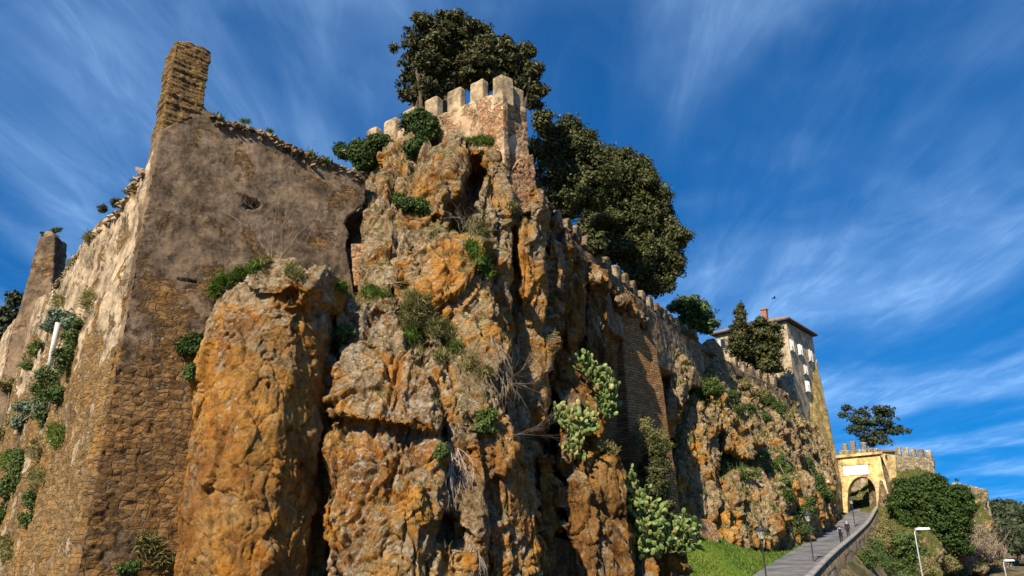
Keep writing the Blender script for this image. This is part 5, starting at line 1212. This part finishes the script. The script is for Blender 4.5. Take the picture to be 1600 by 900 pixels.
pads('prickly_pear', 'largest prickly pear tumbling down below the shrub at the cliff foot', [(982, 765, 10, 14, 26), (995, 790, 16, 16, 44), (1012, 815, 20, 20, 60), (1005, 840, 18, 18, 44), (1025, 862, 18, 14, 34), (1010, 872, 14, 8, 14)], 703, .46, Yf=lambda x: 42.1 + (x - 980) * .004)
pads('prickly_pear', 'bluish prickly pear at the edge of the turf bank', [(1060, 835, 18, 14, 36), (1075, 850, 14, 14, 30), (1055, 858, 16, 12, 26), (1045, 845, 14, 14, 20)], 704, .44, Yf=lambda x: 43.0)

# grass on the turf bank
rs = np.random.default_rng(77); me = gs.data; n = 26000
co = np.empty(len(me.vertices) * 3, dtype=np.float32); me.vertices.foreach_get('co', co); co = co.reshape(-1, 3)
fi = rs.integers(0, len(me.polygons), n); fv = np.array([p.vertices[:] for p in me.polygons])[fi]; u, v = rs.random((2, n, 1))
pt = (co[fv[:, 0]] * (1 - u) + co[fv[:, 1]] * u) * (1 - v) + (co[fv[:, 3]] * (1 - u) + co[fv[:, 2]] * u) * v
lush = sstep(-.2, .3, fbm(pt / 2.5, 3, 5))[:, None]
hh = 0.06 + 0.17 * rs.random((n, 1)) * (0.25 + lush); dd = rs.normal(size=(n, 3)) * .45 + np.array([0, 0, 1]); sd_ = np.cross(dd, rs.normal(size=(n, 3))); sd_ /= np.linalg.norm(sd_, axis=1)[:, None]
Vt = np.stack([pt - sd_ * .05, pt + sd_ * .05, pt + dd * hh], 1).reshape(-1, 3)
o = link('grass', np_mesh('grass', Vt, np.arange(3 * n).reshape(-1, 3)), M['grass']); tag(o, 'short bright green grass covering the bank beside the ramp', 'grass', None, 'stuff')

# loose grass on every ledge that faces up
def ledge_grass(objs, n, seed, h, nzmin, mat, label, wd=0.03, ymax=999):
    rs = np.random.default_rng(seed); P_, A_ = [], []
    for o in objs:
        me = o.data; m = len(me.polygons); c = np.empty(m * 3, dtype=np.float32); nn = np.empty(m * 3, dtype=np.float32)
        me.polygons.foreach_get('center', c); me.polygons.foreach_get('normal', nn); c = c.reshape(-1, 3); nn = nn.reshape(-1, 3)
        k = (nn[:, 2] > nzmin) & (fbm(c / 1.7, 3, seed) > .0) & ((c * nn).sum(1) < 0 + 6) & (c[:, 2] > -2)
        P_.append(c[k])
    P_ = np.concatenate(P_); i = rs.integers(0, len(P_), n); pt = P_[i] + rs.normal(size=(n, 3)) * .04
    hh = h * rs.uniform(.4, 1.3, (n, 1)); dd = rs.normal(size=(n, 3)) * .45 + np.array([0, -.1, 1]); s_ = np.cross(dd, rs.normal(size=(n, 3))); s_ /= np.linalg.norm(s_, axis=1)[:, None]
    V = np.stack([pt - s_ * wd, pt + s_ * wd, pt + dd * hh], 1).reshape(-1, 3)
    o = link('ledge_grass', np_mesh('ledge_grass', V, np.arange(3 * n).reshape(-1, 3)), mat); tag(o, label, 'grass', None, 'stuff')
ledge_grass([crag, outcrop], 26000, 811, .22, .62, M['grass_dry'], 'thin dry grass on the ledges of the near rocks', .012)
ledge_grass([far], 22000, 812, .35, .55, M['leaf_bush'], 'green weeds on the ledges of the sunlit slope', .06)
ledge_grass([far], 22000, 813, .35, .5, M['grass_dry'], 'dry weeds on the ledges of the sunlit slope', .05)
# ------------------------------------------------------------------ lamps on the ramp
def lathe(bm, prof, c, seg=12):
    rings = [[bm.verts.new((c[0] + r_ * math.cos(2 * math.pi * k / seg), c[1] + r_ * math.sin(2 * math.pi * k / seg), c[2] + z)) for k in range(seg)] for r_, z in prof]
    for a, b in zip(rings[:-1], rings[1:]):
        for k in range(seg): bm.faces.new((a[k], a[(k + 1) % seg], b[(k + 1) % seg], b[k]))
    bm.faces.new(rings[0][::-1]); bm.faces.new(rings[-1])
def glassy():
    g = G('lamp_glass'); b = g.n('ShaderNodeBsdfPrincipled'); b.inputs['Base Color'].default_value = (.75, .72, .62, 1); b.inputs['Roughness'].default_value = .15
    b.inputs['Transmission Weight'].default_value = .0; t = g.n('ShaderNodeBsdfTransparent'); x = g.n('ShaderNodeMixShader'); x.inputs[0].default_value = .35
    g.t.links.new(t.outputs[0], x.inputs[1]); g.t.links.new(b.outputs[0], x.inputs[2]); g.t.links.new(x.outputs[0], g.out.inputs['Surface']); return g.m
M['glass'] = glassy()
def lantern(label, base, H=4.5):
    t = empty('street_lamp', base); tag(t, label, 'street lamp', 'black lantern lamps along the ramp')
    bm = bmesh.new(); lathe(bm, [(.13, -0.6), (.13, .05), (.11, .1), (.11, .55), (.075, .62), (.06, .7), (.055, 1.0), (.045, H - 1.15), (.07, H - 1.12), (.07, H - 1.06), (.035, H - 1.02), (.035, H - .82)], base)
    bm_obj('pole', bm, M['iron'], t, True)
    bm = bmesh.new(); q = Vector(base) + Vector((0, 0, H))
    lathe(bm, [(.06, -.84), (.15, -.82), (.15, -.79)], q, 8)
    for k in range(4):
        a = math.pi / 4 + k * math.pi / 2; c, s = math.cos(a), math.sin(a)
        tube(bm, [q + Vector((c * .15, s * .15, -.79)), q + Vector((c * .27, s * .27, -.30))], [.014, .014], 5)
    lathe(bm, [(.31, -.30), (.33, -.27), (.12, -.09), (.10, -.02), (.12, 0), (.02, .06), (.03, .1), (.005, .16)], q, 8)
    l = bm_obj('lantern', bm, M['iron'], t)
    bm = bmesh.new(); lathe(bm, [(.13, -.785), (.255, -.305)], q, 4); bm_obj('glass', bm, M['glass'], l)
    return t
for (px, yt, Y, lb) in [(1187.5, 819, 50.0, 'nearest black lantern lamp, standing on the turf side of the ramp'), (1260.5, 797, 64.0, 'middle black lantern lamp post on the ramp below the walkers'), (1329, 776, 98.0, 'far black lantern lamp post beside the gateway')]:
    q = P(px, yt, Y); lantern(lb, Vector((q.x, q.y, q.z - 4.6)), 4.5)
def streetlight(px, py, Y, H, label, hw=.85):
    q = P(px, py, Y); base = Vector((q.x - hw * .45, q.y, q.z - H)); t = empty('street_light', base); tag(t, label, 'street light', 'modern street lights on the lower road')
    bm = bmesh.new(); tube(bm, [base + Vector((0, 0, -1)), base + Vector((0, 0, H * .5)), base + Vector((0, 0, H - .1)), base + Vector((.12, 0, H - .02))], [.05, .045, .038, .03], 10)
    bm_obj('pole', bm, M['galv'], t, True)
    bm = bmesh.new(); c = base + Vector((.08, 0, H))
    add_hull(bm, [c + Vector((x, y, z)) for (x, y, z) in [(0, -.1, 0), (0, .1, 0), (0, -.1, .1), (0, .1, .1), (hw, -.17, .02), (hw, .17, .02), (hw * .95, -.12, .13), (hw * .95, .12, .13), (hw * .3, -.17, .0), (hw * .3, .17, .0), (hw * .3, -.14, .14), (hw * .3, .14, .14)]])
    h = bm_obj('lamp_head', bm, M['white'], t)
    return t
streetlight(1438, 828, 45, 8.5, 'tall grey street light with flat white head in front of the earth bank', .78)
streetlight(1574, 877, 60, 9.0, 'lower grey street light with flat white head in the bottom right corner', .72)
# white pipe on the side wall
a, na = hit(103, 505); b, nb = hit(83, 590)
a = a + na * .35; b = b + nb * .25
bm = bmesh.new(); tube(bm, [a, a.lerp(b, .5) + na * .02, b, b + Vector((0, .3, -.05))], [.13, .13, .13, .12], 12)
o = bm_obj('drain_pipe', bm, M['white'], None, True); tag(o, 'short white drain pipe under the round plant on the side wall', 'pipe')
# white mineral runs are in the rock; small pale box on the slope
h, nn = hit(1293, 753); bm = bmesh.new(); add_hull(bm, [h + Vector((x, y, z)) for x in (-.16, .16) for y in (-.25, .1) for z in (-.14, .14)] + [h + Vector((0, -.32, 0))])
o = bm_obj('spotlight', bm, M['white']); tag(o, 'small white floodlight box fixed on the rock left of the gateway', 'light')
# bird
q = P(1209, 466, 60); bm = bmesh.new()
tube(bm, [q + Vector((-.2, 0, 0)), q + Vector((-.1, 0, .01)), q + Vector((.05, 0, .01)), q + Vector((.17, 0, .02)), q + Vector((.22, 0, .02))], [.015, .05, .055, .035, .01], 8)
bird = bm_obj('bird', bm, M['iron'], None, True); tag(bird, 'tiny dark bird flying above the house roof', 'bird')
for s_ in (-1, 1):
    bm = bmesh.new(); add_hull(bm, [q + Vector((x, s_ * y, z)) for (x, y, z) in [(-.06, .03, .02), (.09, .03, .02), (.1, .2, .12), (-.02, .22, .12), (-.02, .42, .06), (-.06, .03, .035), (.09, .03, .035), (.0, .2, .135)]])
    bm_obj('wing', bm, M['iron'], bird)

# ------------------------------------------------------------------ people walking up the ramp
def skin(name, verts, edges, rad, mat, parent=None, lv=2):
    me = bpy.data.meshes.new(name); me.from_pydata(verts, edges, []); me.update()
    o = bpy.data.objects.new(name, me); COL.objects.link(o)
    m = o.modifiers.new('s', 'SKIN'); m.use_smooth_shade = True
    for i, v in enumerate(me.skin_vertices[0].data): v.radius = (rad[i], rad[i]) if not isinstance(rad[i], tuple) else rad[i]
    me.skin_vertices[0].data[0].use_root = True
    s = o.modifiers.new('d', 'SUBSURF'); s.levels = lv; s.render_levels = lv
    dg = bpy.context.evaluated_depsgraph_get(); out = bpy.data.meshes.new_from_object(o.evaluated_get(dg)); bpy.data.objects.remove(o)
    out.name = name; return link(name, out, mat, parent, True)
def person(label, pos, heading, jacket, trousers, hair, seed, bag=None, H=1.72, lean=0.0):
    t = empty('person', pos); tag(t, label, 'person', 'walkers on the ramp')
    ca, sa = math.cos(heading), math.sin(heading)
    def W(x, y, z):     # x right, y forward
        s = H / 1.72; y += lean * max(0, z - .9); return tuple(Vector(pos) + Vector((ca * x + -sa * y, sa * x + ca * y, z)) * s)
    B = dict(pel=(0, 0, .93), bel=(0, 0, 1.08), che=(0, .01, 1.28), nk0=(0, .0, 1.43), nk=(0, .02, 1.50), hd=(0, .04, 1.60), tp=(0, .03, 1.67),
             sl=(-.17, 0, 1.40), sr=(.17, 0, 1.40), el=(-.22, -.08, 1.12), er=(.22, .02, 1.13), wl=(-.20, .02, .90), wr=(.21, .16, .93), hl=(-.195, .05, .82), hr=(.20, .21, .87),
             pl=(-.09, 0, .90), pr=(.09, 0, .90), kl=(-.10, .12, .50), kr=(.10, -.05, .49), al=(-.10, .10, .09), ar=(.10, -.30, .14), tl=(-.11, .24, .03), tr=(.11, -.18, .03))
    R_ = dict(pel=.13, bel=.115, che=.14, nk0=.07, nk=.055, hd=.095, tp=.07, sl=.065, sr=.065, el=.043, er=.043, wl=.028, wr=.028, hl=.035, hr=.035, pl=.085, pr=.085, kl=.058, kr=.058, al=.038, ar=.038, tl=.04, tr=.04)
    E_ = [('pel', 'bel'), ('bel', 'che'), ('che', 'nk0'), ('nk0', 'nk'), ('nk', 'hd'), ('hd', 'tp'), ('nk0', 'sl'), ('nk0', 'sr'), ('sl', 'el'), ('sr', 'er'), ('el', 'wl'), ('er', 'wr'), ('wl', 'hl'), ('wr', 'hr'), ('pel', 'pl'), ('pel', 'pr'), ('pl', 'kl'), ('pr', 'kr'), ('kl', 'al'), ('kr', 'ar'), ('al', 'tl'), ('ar', 'tr')]
    def part(nm, keys, k, mat, add=0.0):
        ks = list(keys); ed = [(ks.index(a), ks.index(b)) for a, b in E_ if a in ks and b in ks]
        return skin(nm, [W(*B[x]) for x in ks], ed, [(R_[x] * k + add) for x in ks], mat, t)
    part('body', B.keys(), 0.92, M['skin_tone'])
    part('jacket', ['bel', 'pel', 'che', 'nk0', 'sl', 'sr', 'el', 'er', 'wl', 'wr'], 1.0, jacket, .022)
    part('trousers', ['pel', 'pl', 'pr', 'kl', 'kr', 'al', 'ar'], 1.0, trousers, .014)
    part('shoe', ['al', 'tl'], 1.05, M['iron'], .008); part('shoe', ['ar', 'tr'], 1.05, M['iron'], .008)
    skin('hair', [W(0, -.02, 1.56), W(0, -.01, 1.64), W(0, .03, 1.70)], [(0, 1), (1, 2)], [.085, .108, .075], hair, t)
    if bag:
        bm = bmesh.new(); add_hull(bm, [W(x, y, z) for x in (-.14, .14) for (y, z) in ((-.17, 1.08), (-.30, 1.10), (-.31, 1.30), (-.17, 1.42), (-.24, 1.40))]); bm_obj('backpack', bm, bag, t)
M['skin_tone'] = plain_mat('skin_tone', (.45, .27, .19), 0.6, 0.1); M['cloth_grey'] = plain_mat('grey_cloth', (.20, .21, .24), 0.9, 0.15, 6)
M['cloth_black'] = plain_mat('black_cloth', (.018, .018, .024), 0.9, 0.2, 6); M['hair_dark'] = plain_mat('dark_hair', (.03, .02, .015), 0.7); M['hair_white'] = plain_mat('white_hair', (.62, .60, .57), 0.7)
def on_road(t, off):
    p, d, n = road_at(t); q = p + n * off; q.z += 0.035; return q, math.atan2(d.y, d.x) - math.pi / 2
def best_road(px, py):
    best = None
    for t in np.linspace(3, 6.3, 400):
        for off in np.linspace(-2.4, 1.6, 17):
            q, hd = on_road(t, off); loc = Vector((q.dot(CR), q.dot(CU), q.dot(_F))); x = 800 + FOC * loc.x / loc.z; y = 450 - FOC * loc.y / loc.z
            e = (x - px) ** 2 + (y - py) ** 2
            if best is None or e < best[0]: best = (e, q, hd)
    return best[1], best[2]
q, hd = best_road(1315, 849); person('walker in grey jacket and black trousers with a dark backpack, nearer of two', q, hd, M['cloth_grey'], M['cloth_black'], M['hair_dark'], 1, M['cloth_black'], 1.72)
q, hd = best_road(1326, 840); person('white haired walker in a dark coat stooping beside the parapet, farther of two', q, hd, M['cloth_black'], M['cloth_black'], M['hair_white'], 2, None, 1.70, .12)
